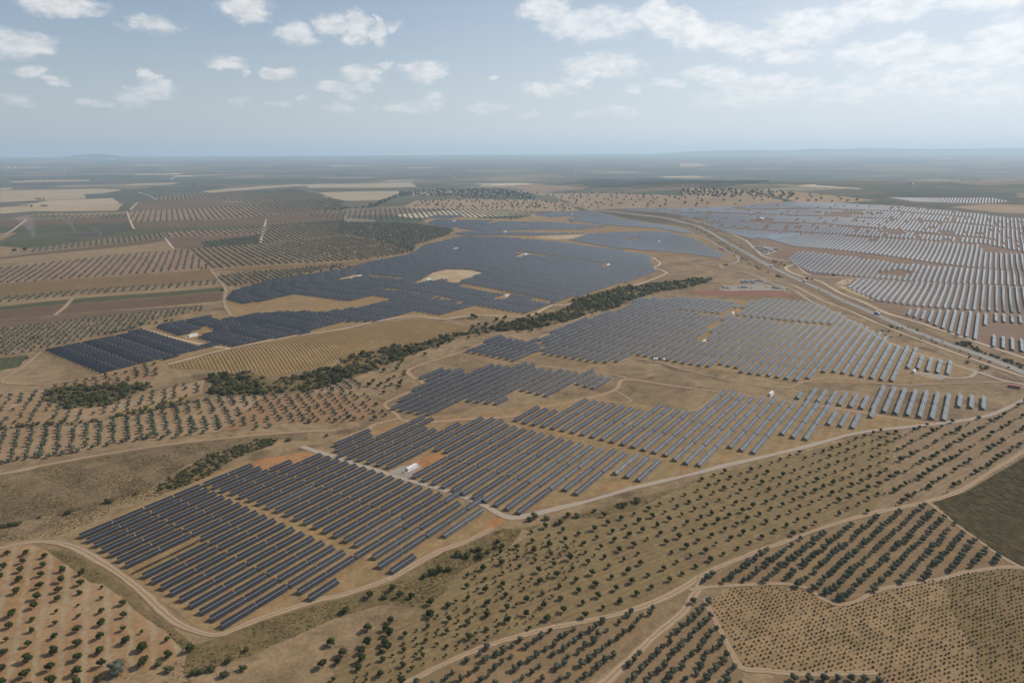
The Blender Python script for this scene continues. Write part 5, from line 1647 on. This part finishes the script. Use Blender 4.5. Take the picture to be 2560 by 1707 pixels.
# highway planting
for parts, gap, sc in (([('R5', [(60, 580), (200, 650), (330, 740), (420, 810), (520, 870), (580, 905)])], 17, 0.75), ([('R5', [(160, 600), (260, 640), (350, 700), (440, 750)])], 18, 0.7), ([('R5', [(1380, 1300), (1440, 1330), (1480, 1350)])], 20, 0.8),
                       ([('R5', [(1420, 1268), (1480, 1290), (1560, 1285), (1640, 1310)])], 7, 0.8), ([('R5', [(1900, 1400), (1990, 1420), (2050, 1450), (2200, 1500), (2352, 1560)])], 5, 1.05), ([('Q3', [(1930, 405), (2040, 455), (2090, 475)])], 18, 1.0), ([('R5', [(1650, 1360), (1750, 1390), (1850, 1430), (2000, 1480), (2200, 1550)])], 13, 0.6)):
    ln = spline(gp(*parts), gap)
    SHB.add(ln + nrg.normal(0, gap * 0.35, ln.shape), sc, 'dusty dark bush on the highway verge', 'bushes along the highway', 0.35)
SHB.add(scatter(gp(('R5', [(630, 820), (720, 850), (740, 860), (690, 865), (640, 845)])), 14, 6), 0.9, 'dusty dark bush on the highway verge', 'bushes along the highway', 0.3)
SHB.add(gp(('R5', [(900, 955), (870, 950), (1050, 930), (530, 880), (545, 885), (680, 940), (660, 935), (700, 945), (1950, 1395), (1975, 1400), (1925, 1390)])), 1.3, 'dusty dark bush on the highway verge', 'bushes along the highway', 0.3)
# tufts of dry grass on the verges and the rough ground
def tufts(polys, n, label):
    V, F, c = [], [], 0
    A = [0.5 * abs(np.dot(p[:, 0], np.roll(p[:, 1], -1)) - np.dot(p[:, 1], np.roll(p[:, 0], -1))) for p in polys]
    for p, a in zip(polys, A):
        q = scatter(p, max(20, int(n * a / sum(A))))
        keep = np.sin(q[:, 0] * 0.11 + 2 * np.sin(q[:, 1] * 0.07)) + np.sin(q[:, 1] * 0.13 + q[:, 0] * 0.05) > nrg.uniform(-1.6, 1.2, len(q))
        for x, y in q[keep]:
            z = float(hgt(x, y) + off(x, y, 1.9))
            s = rnd.uniform(0.25, 0.75)
            h = rnd.uniform(0.2, 0.6)
            a0 = rnd.uniform(0, 6.28)
            for k in range(3):
                t_ = a0 + k * 2.09
                dx, dy = math.cos(t_) * s, math.sin(t_) * s
                V += [(x, y, z - 0.05), (x + dx, y + dy, z - 0.05), (x + dx * 0.9 - dy * 0.4, y + dy * 0.9 + dx * 0.4, z + h * 0.7), (x - dy * 0.3, y + dx * 0.3, z + h)]
                F.append((c, c + 1, c + 2, c + 3))
                c += 4
    me = np_mesh('dry_grass', V, F)
    me.materials.append(M['straw'])
    o = stuff(link('dry_grass', me))
    tag(o, label, 'dry grass')


M['straw'] = mat_leaf('straw', (0.105, 0.092, 0.042), (0.250, 0.185, 0.095), 0.06)
tufts([gp(('Q4', [(1290, 1310), (1530, 1240), (1800, 1140), (2200, 1020), (2352, 985)]), ('Q5', [(330, 890), (520, 780), (700, 675), (900, 610), (1100, 510), (1250, 510), (1150, 640), (830, 790), (700, 950), (560, 1040), (300, 1020), (0, 1100)]), ('Q4', [(2050, 1220), (1700, 1370), (1400, 1470), (1250, 1500)])),
       gp(('Q5', [(1250, 510), (1600, 425), (2000, 315), (2352, 232)]), ('Q6', [(160, 145), (150, 170), (0, 230)]), ('Q5', [(2000, 385), (1400, 460), (1300, 520)])),
       gp(('Q4', [(330, 660), (480, 690), (700, 820), (880, 960), (960, 1080), (1150, 1190), (1330, 1310), (1250, 1340), (1130, 1200), (905, 1045), (860, 985), (700, 880), (620, 870)])),
       gp(('Q4', [(600, 1580), (1000, 1490), (1250, 1400), (1400, 1470), (1300, 1560), (1000, 1640), (600, 1640)])),
       gp(('Q1', [(0, 1215), (500, 1105), (1000, 1025), (1700, 945), (1500, 1030), (1300, 1110), (1000, 1300), (700, 1400), (300, 1500), (0, 1550)])),
       gp(('Q4', [(0, 420), (700, 250), (1200, 60), (1330, 190), (900, 350), (430, 545), (0, 600)]))], 15000, 'dry grass tufts on the weedy banks around the plant')
# bush vines
VIN.add(lattice(PX_['V3'], g1('Q6', 700, 1150), 163, 2.7, 72, 3.25, 0.22, 0.10), 1.0, '%s low bush vine along the %s row of the pale sandy vine plot', 'bush vines of the sandy plot', 0.3)
VIN.add(lattice(PX_['V3B'], g1('Q6', 2000, 1100), 163, 2.7, 72, 3.25, 0.25, 0.12), 1.0, '%s low bush vine along the %s row of the darker weedy vine plot half', 'bush vines of the weedy half', 0.3)

ALM.build(300, 'further almond trees of the orchard below the perimeter track')
SAP.build(300, 'further small saplings between the orchard trees')
OLV.build(300, 'olive trees in rows on the groves beyond the plant', 1000)
OAK.build(300, 'oaks and round trees of the far meadow and wood', 1500)
SHB.build(300, 'scrub bushes filling the stream belt', 1100)
WIL.build(300, '')
BRM.build(300, 'low brownish scrub filling the stream belt', 1100)
VIN.build(300, 'further bush vines of the sandy plot', 900)


# ------------------------------------------------------------------ trellised vineyards: one object per row
def vine_rows(poly, anchor, az, pitch, w, h, mat, label, group, seg=4.0, rough=1.0):
    a = np.array([math.sin(rad(az)), math.cos(rad(az))])
    n = np.array([a[1], -a[0]])
    k0 = (poly - anchor) @ n
    cnt = 0
    global RD, RN
    oRD, oRN = RD, RN
    RD, RN = a, n
    for k in range(int(math.ceil(k0.min() / pitch)), int(math.floor(k0.max() / pitch)) + 1):
        p = anchor + n * (k * pitch)
        for (s0, s1) in clip_line(p, poly):
            if s1 - s0 < 6:
                continue
            m = max(2, int((s1 - s0) / seg))
            t = np.linspace(s0 + 1, s1 - 1, m)
            c = p + t[:, None] * a
            z = hgt(c[:, 0], c[:, 1]) + off(c[:, 0], c[:, 1], 1.3)
            ww = w * (1 + rough * nrg.uniform(-0.4, 0.25, m))
            hh = h * (1 + rough * nrg.uniform(-0.3, 0.2, m))
            prof = ((-0.5, 0.0), (-0.45, 0.7), (0.0, 1.0), (0.45, 0.7), (0.5, 0.0))
            V = [np.column_stack([c + n * (u * ww)[:, None] + nrg.normal(0, 0.08, (m, 2)), z + v * hh]) for u, v in prof]
            V = np.concatenate(V)
            i = np.arange(m - 1)
            F = np.concatenate([np.stack([q * m + i, (q + 1) * m + i, (q + 1) * m + i + 1, q * m + i + 1], 1) for q in range(4)])
            o = link('vine_row', np_mesh('vine_row', V, F), mat)
            cnt += 1
            tag(o, label % ordw(cnt), 'vine row', group)
    RD, RN = oRD, oRN
    print(group, cnt)


vine_rows(PX_['V2'], g1('Q1', 1740, 420), 149.7, 4.6, 1.25, 0.4, M['vine_gold'], '%s trellised vine row counted across the golden vineyard beside the dark panels', 'rows of the golden vineyard', 9.0, 0.4)
vine_rows(PX_['V4'], g1('Q6', 2200, 400), 163.0, 2.5, 0.8, 0.75, M['vine_green'], '%s trellised vine row counted across the dark olive-brown vineyard beside the dense grove', 'rows of the dark vineyard', 3.0)


# ------------------------------------------------------------------ buildings, cabins, vehicles
def part_(name, b, mats, parent, smooth=False):
    me = b.mesh(name, smooth)
    for m in (mats if isinstance(mats, (list, tuple)) else [mats]):
        me.materials.append(m)
    return link(name, me, None, parent)


def on_ground(p, layer=3.0):
    return (float(p[0]), float(p[1]), float(hgt(*p) + off(*p, layer)))


def make_inverter():
    """white container station with doors and vents on a slab, grey transformer beside it"""
    r = empty('inverter_station', (0, 0, 0))
    b = MB()
    b.box(-7.6, 6.9, -1.9, 2.0, -0.3, 0.22)
    part_('slab', b, M['concrete'], r)
    b = MB()
    b.box(-5.9, 6.2, -1.22, 1.22, 0.32, 3.0)
    for i in range(24):
        x = -5.7 + i * 0.5
        b.box(x, x + 0.2, 1.22, 1.26, 0.45, 2.9)
    body = part_('container', b, M['white'], r)
    for x in (-5.2, -2.2, 0.8, 3.8):
        b = MB()
        b.box(x, x + 1.9, -1.29, -1.22, 0.45, 2.85)
        d = part_('door', b, M['offwhite'], body)
        b = MB()
        for k in range(6):
            b.box(x + 0.25, x + 1.65, -1.33, -1.29, 1.2 + k * 0.22, 1.32 + k * 0.22)
        part_('vent', b, M['grey'], d)
    b = MB()
    b.box(-5.95, 6.25, -1.3, 1.3, 3.0, 3.12, 0, 0.05)
    part_('roof', b, M['white'], r)
    for x in (-3.5, 0.5, 4.3):
        b = MB()
        b.box(x, x + 1.1, -0.5, 0.5, 3.1, 3.4, 0, 0.08)
        part_('roof_fan', b, M['grey'], r)
    b = MB()
    b.box(-7.3, -6.0, -1.1, 1.1, 0.22, 2.3, 0, 0.03)
    for k in range(5):
        b.box(-7.5, -7.3, -0.9 + k * 0.42, -0.68 + k * 0.42, 0.5, 2.0)
    part_('transformer', b, M['grey'], r)
    for (x, y) in ((-9.6, -1.0), (-9.0, 1.4)):
        b = MB()
        b.box(x - 0.3, x + 0.3, y - 0.3, y + 0.3, -0.2, 1.9, 0, 0.03)
        part_('cabinet', b, M['white'], r)
    return remember(r)


def make_cabin(L=6.0, W=2.5, H=2.6, wall='offwhite', roof=None):
    r = empty('site_cabin', (0, 0, 0))
    b = MB()
    b.box(-L / 2, L / 2, -W / 2, W / 2, 0.15, H)
    part_('wall', b, M[wall], r)
    b = MB()
    b.box(-L / 2 - 0.12, L / 2 + 0.12, -W / 2 - 0.12, W / 2 + 0.12, H, H + 0.14, 0, 0.05)
    part_('roof', b, M[roof or ('white' if wall != 'red' else 'red')], r)
    if wall != 'red':
        for x in (-L / 2 + 0.9, L / 2 - 1.9):
            b = MB()
            b.box(x, x + 1.1, -W / 2 - 0.04, -W / 2, 1.1, 2.0)
            part_('window', b, M['window'], r)
        b = MB()
        b.box(-0.45, 0.45, -W / 2 - 0.05, -W / 2, 0.2, 2.2)
        part_('door', b, M['grey'], r)
    else:
        for k in range(22):
            x = -L / 2 + 0.3 + k * (L - 0.6) / 22
            b = MB()
        b = MB()
        for k in range(int(L / 0.55)):
            x = -L / 2 + 0.2 + k * 0.55
            b.box(x, x + 0.25, -W / 2 - 0.05, -W / 2, 0.25, H - 0.1)
        part_('corrugation', b, M['red'], r)
        b = MB()
        b.box(L / 2, L / 2 + 0.05, -W / 2 + 0.1, W / 2 - 0.1, 0.25, H - 0.12)
        part_('door', b, M['red'], r)
    b = MB()
    b.box(-L / 2, L / 2, -W / 2 + 0.2, W / 2 - 0.2, -0.2, 0.15)
    part_('base', b, M['concrete'], r)
    return remember(r)


def wheel(parent, x, y, rr=0.33, w=0.22):
    b = MB()
    b.tube((x, y - w / 2, rr), (x, y + w / 2, rr), rr, rr, 12)
    o = part_('wheel', b, M['dark'], parent)
    return o


def make_car(mat):
    r = empty('car', (0, 0, 0))
    b = MB()
    b.prism([(-2.15, 0.35), (2.1, 0.35), (2.2, 0.62), (2.05, 0.86), (1.0, 0.98), (-2.0, 0.98), (-2.2, 0.75)], -0.86, 0.86)
    part_('body', b, mat, r)
    b = MB()
    b.prism([(-1.95, 0.97), (0.95, 0.97), (0.35, 1.42), (-1.45, 1.45)], -0.76, 0.76)
    part_('window', b, M['window'], r)
    b = MB()
    b.box(-1.4, 0.3, -0.72, 0.72, 1.42, 1.50, 0, 0.06)
    part_('roof', b, mat, r)
    for x in (-1.35, 1.35):
        for y in (-0.8, 0.8):
            wheel(r, x, y)
    return remember(r)


def make_van(mat):
    r = empty('parked_van', (0, 0, 0))
    b = MB()
    b.prism([(-2.6, 0.4), (2.5, 0.4), (2.6, 0.9), (2.2, 1.15), (1.5, 2.05), (1.2, 2.2), (-2.6, 2.2)], -0.98, 0.98)
    part_('body', b, mat, r)
    b = MB()
    b.quad([(2.23, -0.85, 1.2), (2.23, 0.85, 1.2), (1.58, 0.85, 2.02), (1.58, -0.85, 2.02)])
    part_('windscreen', b, M['window'], r)
    for y in (-1.0, 1.0):
        b = MB()
        b.box(0.6, 1.6, min(y, y * 0.98), max(y, y * 0.98), 1.3, 1.85)
        part_('window', b, M['window'], r)
    for x in (-1.7, 1.7):
        for y in (-0.9, 0.9):
            wheel(r, x, y, 0.36)
    return remember(r)


def make_truck(box_mat, cab_mat, top_mat):
    r = empty('lorry', (0, 0, 0))
    b = MB()
    b.box(-8.2, 4.2, -1.25, 1.25, 1.1, 3.95)
    tr = part_('trailer', b, box_mat, r)
    b = MB()
    b.box(-8.2, 4.2, -1.25, 1.25, 3.955, 4.03, 0, 0.04)
    part_('trailer_roof', b, top_mat, tr)
    b = MB()
    b.prism([(4.8, 0.5), (7.0, 0.5), (7.1, 1.6), (6.8, 2.9), (6.3, 3.4), (4.8, 3.6)], -1.22, 1.22)
    cb = part_('cab', b, cab_mat, r)
    b = MB()
    b.quad([(7.1, -1.05, 1.75), (7.1, 1.05, 1.75), (6.85, 1.05, 2.8), (6.85, -1.05, 2.8)])
    part_('windscreen', b, M['window'], cb)
    b = MB()
    b.box(-8.0, 6.6, -0.5, 0.5, 0.75, 1.05)
    part_('chassis', b, M['dark'], r)
    for x in (-7.2, -6.0, -4.8, 5.2, 6.2):
        for y in (-1.0, 1.0):
            wheel(r, x, y, 0.5, 0.32)
    return remember(r)


def place(proto, first, p, rz, label, cat, group=None, layer=3.0, sc=1.0):
    """the first call moves the prototype itself, later ones copy it with its parts"""
    if first[0]:
        first[0] = False
        o = proto
    else:
        o = copy_tree(proto)
    o.location = on_ground(p, layer)
    o.rotation_euler = (0, 0, rz)
    o.scale = (sc, sc, sc)
    if 'group' in o:
        del o['group']
    tag(o, label, cat, group)
    return o


row_rz = math.pi / 2 - rad(ROW_AZ)
inv0 = make_inverter()
f_ = [True]
for (z, x, y, lab, grp, sc) in (
    ('Q2', 490, 1155, 'white inverter container on a slab on orange earth among the tables', None, 1.0),
    ('Q3', 622, 648, 'white inverter container alone beside the straight service track', None, 1.0),
    ('Q3', 165, 290, 'white inverter container on pale earth at the mouth of an access lane', None, 1.0),
    ('Q3', 1600, 494, 'inverter station beside the white gravel triangle near the highway', None, 0.9),
    ('R5', 360, 1190, 'white inverter container on orange earth inside the highway block', None, 1.0),
    ('Q1', 1320, 250, 'white inverter container in the notch of the dark panel field', None, 1.2),
    ('R4', 605, 962, 'white inverter container at the edge of the pale bare patch', None, 1.3),
    ('R4', 1140, 1072, 'white inverter container on the reddish clearing inside the dark panels', None, 1.2),
    ('R4', 1268, 788, 'white inverter container on a narrow pale clearing inside the dark panels', 'inverters in narrow pale clearings', 1.3),
    ('R4', 1832, 858, 'white inverter container on a narrow pale clearing inside the dark panels', 'inverters in narrow pale clearings', 1.2),
    ('R4', 130, 938, 'white inverter container on a narrow pale clearing inside the dark panels', 'inverters in narrow pale clearings', 1.3),
    ('R4', 792, 750, 'white inverter container half hidden by rows of far dark panels', 'inverters among far rows', 1.4),
    ('R4', 1130, 634, 'white inverter container half hidden by rows of far dark panels', 'inverters among far rows', 1.5),
    ('R4', 1582, 516, 'white inverter container half hidden by rows of far dark panels', 'inverters among far rows', 1.6),
    ('R4', 780, 560, 'white inverter container half hidden by rows of far dark panels', 'inverters among far rows', 1.6),
    ('R4', 2180, 700, 'white inverter container half hidden by rows of far dark panels', 'inverters among far rows', 1.3)):
    place(inv0, f_, g1(z, x, y), row_rz, lab, 'inverter', grp, 3.4, sc)

red0 = make_cabin(12.2, 2.44, 2.75, 'red')
red0.name = 'shipping_container'
remember(red0)
f_ = [True]
place(red0, f_, g1('Q3', 2282, 600), rad(-38), 'dark red shipping container beside the bend of the gravel track', 'container', None, 3.4)
place(red0, f_, g1('R5', 313, 857), rad(5), 'dark red shipping container at the track junction near the far panels', 'container', None, 3.4)
place(red0, f_, g1('R5', 283, 752), rad(10), 'dark red container at the end of the far panel rows', 'container', None, 3.4)

M['dusty'] = mat_plain('dusty_sheet', (0.36, 0.35, 0.33), 0.7, 0.3, 0.15, 0.4)
cab0 = make_cabin(roof='dusty', wall='dusty')
f_ = [True]
hwdir = math.atan2(*(HWS[len(HWS) // 2 + 6] - HWS[len(HWS) // 2])[::-1])
G1_ = 'site cabins of the compound right of the highway'
for (x, y) in ((520, 742), (535, 750), (552, 757), (568, 764), (535, 735), (552, 741), (570, 748), (586, 752), (604, 756), (650, 750), (668, 753), (560, 732), (625, 765), (590, 772)):
    place(cab0, f_, g1('R5', x, y), hwdir + rnd.uniform(-0.05, 0.05), 'white site cabin in the compound right of the highway', 'cabin', G1_, 3.4, 1.5)
G2_ = 'site cabins of the yard left of the highway'
for (x, y) in ((425, 968), (445, 972), (462, 975), (482, 972), (500, 970), (520, 968), (545, 965), (430, 978), (500, 978), (555, 972), (300, 1012), (330, 1015), (425, 1008), (445, 1012), (655, 1014), (670, 1018), (640, 1010)):
    place(cab0, f_, g1('R5', x, y), rad(rnd.choice((2, 5, 92))), 'grey-white site cabin in the yard above the red bank', 'cabin', G2_, 3.4, 1.25)
roof0 = make_cabin(24, 14, 6.5, 'offwhite')
roof0.name = 'substation_shed'
remember(roof0)
f_ = [True]
place(roof0, f_, g1('R5', 557, 545), row_rz, 'bright white-roofed substation shed amid the far pale trackers', 'shed', None, 3.0, 0.9)

CARM = [('white', make_car(M['white'])), ('grey', make_car(M['grey'])), ('dark blue', make_car(M['blue'])), ('silver', make_car(M['offwhite']))]
CF = {n: [True] for n, _ in CARM}


def car(z, x, y, rz, where, group=None, layer=3.4, col=None):
    n, pr = rnd.choice(CARM) if col is None else [c for c in CARM if c[0] == col][0]
    place(pr, CF[n], g1(z, x, y), rz, '%s car %s' % (n, where), 'car', '%s %s' % (n, group) if group else None, layer)


for i, (x, y) in enumerate(((925, 915), (935, 917), (945, 918), (960, 920), (975, 922), (990, 922), (1095, 993), (1085, 990), (1120, 998), (1145, 968), (1155, 975), (1165, 985), (1140, 985), (1150, 995), (1135, 1000), (1175, 1012), (1230, 1025), (1265, 1015), (1262, 1025), (1270, 1032), (1258, 1040), (1275, 1055), (1262, 1056), (1295, 1072), (1305, 1068), (1310, 1078), (1300, 1080), (1200, 1010), (1212, 1018))):
    car('R5', x, y, hwdir + (1.2 if i % 2 else 1.4), 'parked on the pale yard at the foot of the right-hand trackers', 'cars on the pale yard')
for (x, y) in ((395, 1008), (410, 1012), (470, 1012), (490, 1016), (590, 1010), (700, 1020), (728, 1018), (735, 1022)):
    car('R5', x, y, rnd.uniform(0, 3), 'in the yard above the red bank', 'cars in the yard')
van0 = make_van(M['white'])
f_ = [True]
for (x, y) in ((2150, 408), (2167, 408), (2215, 411)):
    place(van0, f_, g1('Q2', x, y), row_rz, 'white van parked at the feet of the tracker rows', 'van', 'white vans by the tracker rows', 3.0)
place(van0, f_, g1('Q2', 1820, 424), row_rz - 0.9, 'white van standing crossways on the dry grass track', 'van', None, 4.0)


def hw_dir(p):
    i = int(np.argmin(((HWS - p) ** 2).sum(1)))
    i = min(max(i, 1), len(HWS) - 2)
    d = HWS[i + 1] - HWS[i - 1]
    d /= np.hypot(*d)
    return HWS[i], d, np.array([-d[1], d[0]])


def on_road(z, x, y, side, back=False):
    c, d, n = hw_dir(g1(z, x, y))
    return c + n * side * 2.7, math.atan2(d[1], d[0]) + (math.pi if back else 0)


truck0 = make_truck(M['blue'], M['white'], M['white'])
f_ = [True]
p, a = on_road('R5', 1342, 1198, 1)
place(truck0, f_, p, a, 'dark blue lorry with white roof driving down the highway', 'lorry', None, 5.4)
truck1 = make_truck(M['grey'], M['white'], M['white'])
f_ = [True]
p, a = on_road('R5', 830, 968, 1)
place(truck1, f_, p, a, 'grey lorry with white roof at the highway junction', 'lorry', None, 5.4)
truck2 = make_truck(M['offwhite'], M['white'], M['white'])
f_ = [True]
p, a = on_road('R5', 616, 868, 1)
place(truck2, f_, p, a, 'pale lorry driving on the highway past the bush clump', 'lorry', None, 5.4)
for (x, y, sd, col, where) in ((950, 1018, -1, 'dark blue', 'on the highway just past the junction'), (958, 1022, -1, 'grey', 'close behind another car on the highway'), (1018, 1050, -1, 'grey', 'alone on the far highway lane'),
                               (1092, 1103, 1, 'silver', 'ahead of the blue lorry on the highway'), (1672, 1340, -1, 'white', 'on the highway beside verge bushes'), (1730, 1363, -1, 'silver', 'on the highway beside verge bushes'), (1778, 1378, 1, 'silver', 'on the lower highway lane beside verge bushes')):
    p, a = on_road('R5', x, y, sd)
    n, pr = [c for c in CARM if c[0] == col][0]
    place(pr, CF[n], p, a + (math.pi if sd < 0 else 0), '%s car %s' % (n, where), 'car', None, 5.4)

# small farmhouses and sheds far out
far_house = make_cabin(16, 10, 5, 'offwhite')
far_house.name = 'farmhouse'
b = MB()
b.prism([(-5.4, 5.1), (5.4, 5.1), (0, 7.6)], -8.4, 8.4)
ro = part_('pitched_roof', b, mat_plain('roof_tile', (0.28, 0.15, 0.10), 0.9, 0.1, 0.15, 0.3), far_house)
ro.rotation_euler = (0, 0, math.pi / 2)
remember(far_house)
f_ = [True]
for (z, x, y, s_) in (('R3', 440, 196, 2.5), ('R3', 480, 197, 2.5), ('R3', 60, 188, 2.6), ('R3', 100, 186, 2.5), ('R3', 1175, 268, 1.8), ('R3', 770, 130, 4), ('R4', 1605, 240, 2.2), ('R4', 600, 118, 4), ('R3', 1260, 128, 4), ('R3', 1300, 126, 4), ('R3', 1340, 127, 4), ('R3', 1390, 125, 4), ('R3', 1450, 124, 4), ('R3', 1980, 148, 3.5), ('R3', 1130, 190, 2.5),
                       ('R5', 1740, 265, 2.2), ('R5', 1850, 270, 2.3), ('R5', 1880, 271, 2.3), ('R5', 1930, 274, 2.3), ('R5', 2030, 285, 2.2), ('R5', 2060, 286, 2.2), ('R5', 1570, 305, 2.2)):
    place(far_house, f_, g1(z, x, y), rnd.uniform(0, 3), 'tiny white farm building on the hazy far plain', 'farmhouse', 'far farm buildings', 0.0, s_)

# white gate post and litter of stones by the near corner
b = MB()
b.box(-0.25, 0.25, -0.25, 0.25, -0.2, 1.6, 0, 0.05)
b.box(-0.6, 0.6, -0.1, 0.1, 1.1, 1.5)
gpost = part_('marker_post', b, M['white'], None)
gpost.location = on_ground(g1('Q5', 335, 858), 4)
tag(gpost, 'small white marker post beside the dirt track bend', 'post')


# ------------------------------------------------------------------ far hills, haze, smoke
def build_hills():
    na, nr = 720, 26
    az = np.linspace(0, 2 * math.pi, na, endpoint=False)
    R = np.linspace(31000, 43500, nr)
    rng = np.random.default_rng(3)
    prof = np.zeros(na)
    for k in range(6, 170):
        prof += rng.normal() / k ** 0.75 * np.cos(k * az + rng.uniform(0, 6.28))
    prof /= np.abs(prof).max()
    a2 = (az + math.pi) % (2 * math.pi) - math.pi
    base = 200 + 225 * np.clip((a2 - 0.14) / 0.2, 0, 1)
    base += 190 * np.exp(-((a2 + 0.53) / 0.030) ** 2) + 45 * np.exp(-((a2 - 0.50) / 0.035) ** 2) + 50 * np.exp(-((a2 - 0.03) / 0.05) ** 2)
    top = base + prof * (14 + 85 * np.clip((a2 - 0.16) / 0.2, 0, 1))
    V = []
    for i, r in enumerate(R):
        t = i / (nr - 1)
        s = math.sin(math.pi * t) ** 1.3
        rough = 1 + 0.10 * math.sin(i * 1.9) * np.sin(9 * az + i) * (0 < t < 1)
        V.append(np.column_stack([r * np.sin(az), r * np.cos(az), top * s * rough - 2]))
    V = np.concatenate(V)
    i = np.arange(na)
    j = (i + 1) % na
    F = np.concatenate([np.stack([k * na + i, k * na + j, (k + 1) * na + j, (k + 1) * na + i], 1) for k in range(nr - 1)])
    me = np_mesh('hills', V, F, smooth=True)
    return struct(link('hills', me, soil((0.070, 0.078, 0.050), (0.105, 0.095, 0.060), (0.16, 0.125, 0.08), scale=0.0012, fine=0.2)))


hills = build_hills()

b = MB()
b.box(-46000, 46000, -46000, 46000, -25, 640)
hm = bpy.data.materials.new('haze_air')
hm.use_nodes = True
t = NT(hm.node_tree)
t.n.clear()
out = t.n.new('ShaderNodeOutputMaterial')
pv = t.n.new('ShaderNodeVolumePrincipled')
pv.inputs['Color'].default_value = HAZE_COLOR
pv.inputs['Density'].default_value = HAZE_DENSITY
pv.inputs['Anisotropy'].default_value = HAZE_ANISO
t.l.new(pv.outputs[0], out.inputs['Volume'])
hz = part_('haze', b, hm, None)
stuff(hz)
tag(hz, 'pale bluish haze lying over the whole plain to the horizon', 'haze')






# field fires on the far left: thin smoke drifting off two burning heaps
def smoke(z, x, y, h, r0, r1, dens):
    p = g1(z, x, y)
    n, m = 12, 7
    V, F = [], []
    for i in range(m):
        t_ = i / (m - 1)
        rr = r0 + (r1 - r0) * t_
        for k in range(n):
            a = 2 * math.pi * k / n
            q = rr * (1 + 0.18 * math.sin(3 * a + i * 1.7))
            V.append((q * math.cos(a) - 45 * t_ * t_, q * math.sin(a) + 10 * t_, h * t_))
    for i in range(m - 1):
        for k in range(n):
            j = (k + 1) % n
            F.append((i * n + k, i * n + j, (i + 1) * n + j, (i + 1) * n + k))
    F.append(tuple(reversed(range(n))))
    F.append(tuple(range((m - 1) * n, m * n)))
    me = bpy.data.meshes.new('smoke')
    me.from_pydata(V, [], F)
    mt = bpy.data.materials.new('smoke')
    mt.use_nodes = True
    t = NT(mt.node_tree)
    t.n.clear()
    o_ = t.n.new('ShaderNodeOutputMaterial')
    v_ = t.n.new('ShaderNodeVolumePrincipled')
    v_.inputs['Color'].default_value = (0.85, 0.90, 1.0, 1)
    tc_ = t.n.new('ShaderNodeTexCoord')
    px_, py_, pz_ = t.sep(tc_.outputs['Object'])[:3]
    t_ = t.math('DIVIDE', pz_, h, clamp=True)
    t2 = t.math('MULTIPLY', t_, t_)
    ex = t.math('ADD', px_, t.math('MULTIPLY', t2, 45.0))
    ey = t.math('SUBTRACT', py_, t.math('MULTIPLY', t_, 10.0))
    rr_ = t.math('ADD', r0, t.math('MULTIPLY', t_, r1 - r0))
    dd_ = t.math('DIVIDE', t.vmath('LENGTH', t.comb(ex, ey, 0.0)), rr_)
    body = t.math('SUBTRACT', 1.0, dd_, clamp=True)
    fade = t.math('POWER', t.math('SUBTRACT', 1.0, t_, clamp=True), 1.3)
    ns_ = t.step(t.noise(tc_.outputs['Object'], 0.06, 3), 0.35, 0.7, 0.3, 1.5)
    t.l.new(t.math('MULTIPLY', t.math('MULTIPLY', t.math('MULTIPLY', body, fade), ns_), dens * 5.0), v_.inputs['Density'])
    t.l.new(v_.outputs[0], o_.inputs['Volume'])
    o = link('smoke', me, mt)
    o.location = on_ground(p, 2)
    stuff(o)
    tag(o, 'thin pale smoke rising from a field fire on the far left', 'smoke')


smoke('R3', 230, 668, 85, 5, 48, 0.0035)
smoke('R3', 510, 635, 60, 4, 22, 0.004)
smoke('R3', 690, 660, 40, 5, 26, 0.003)
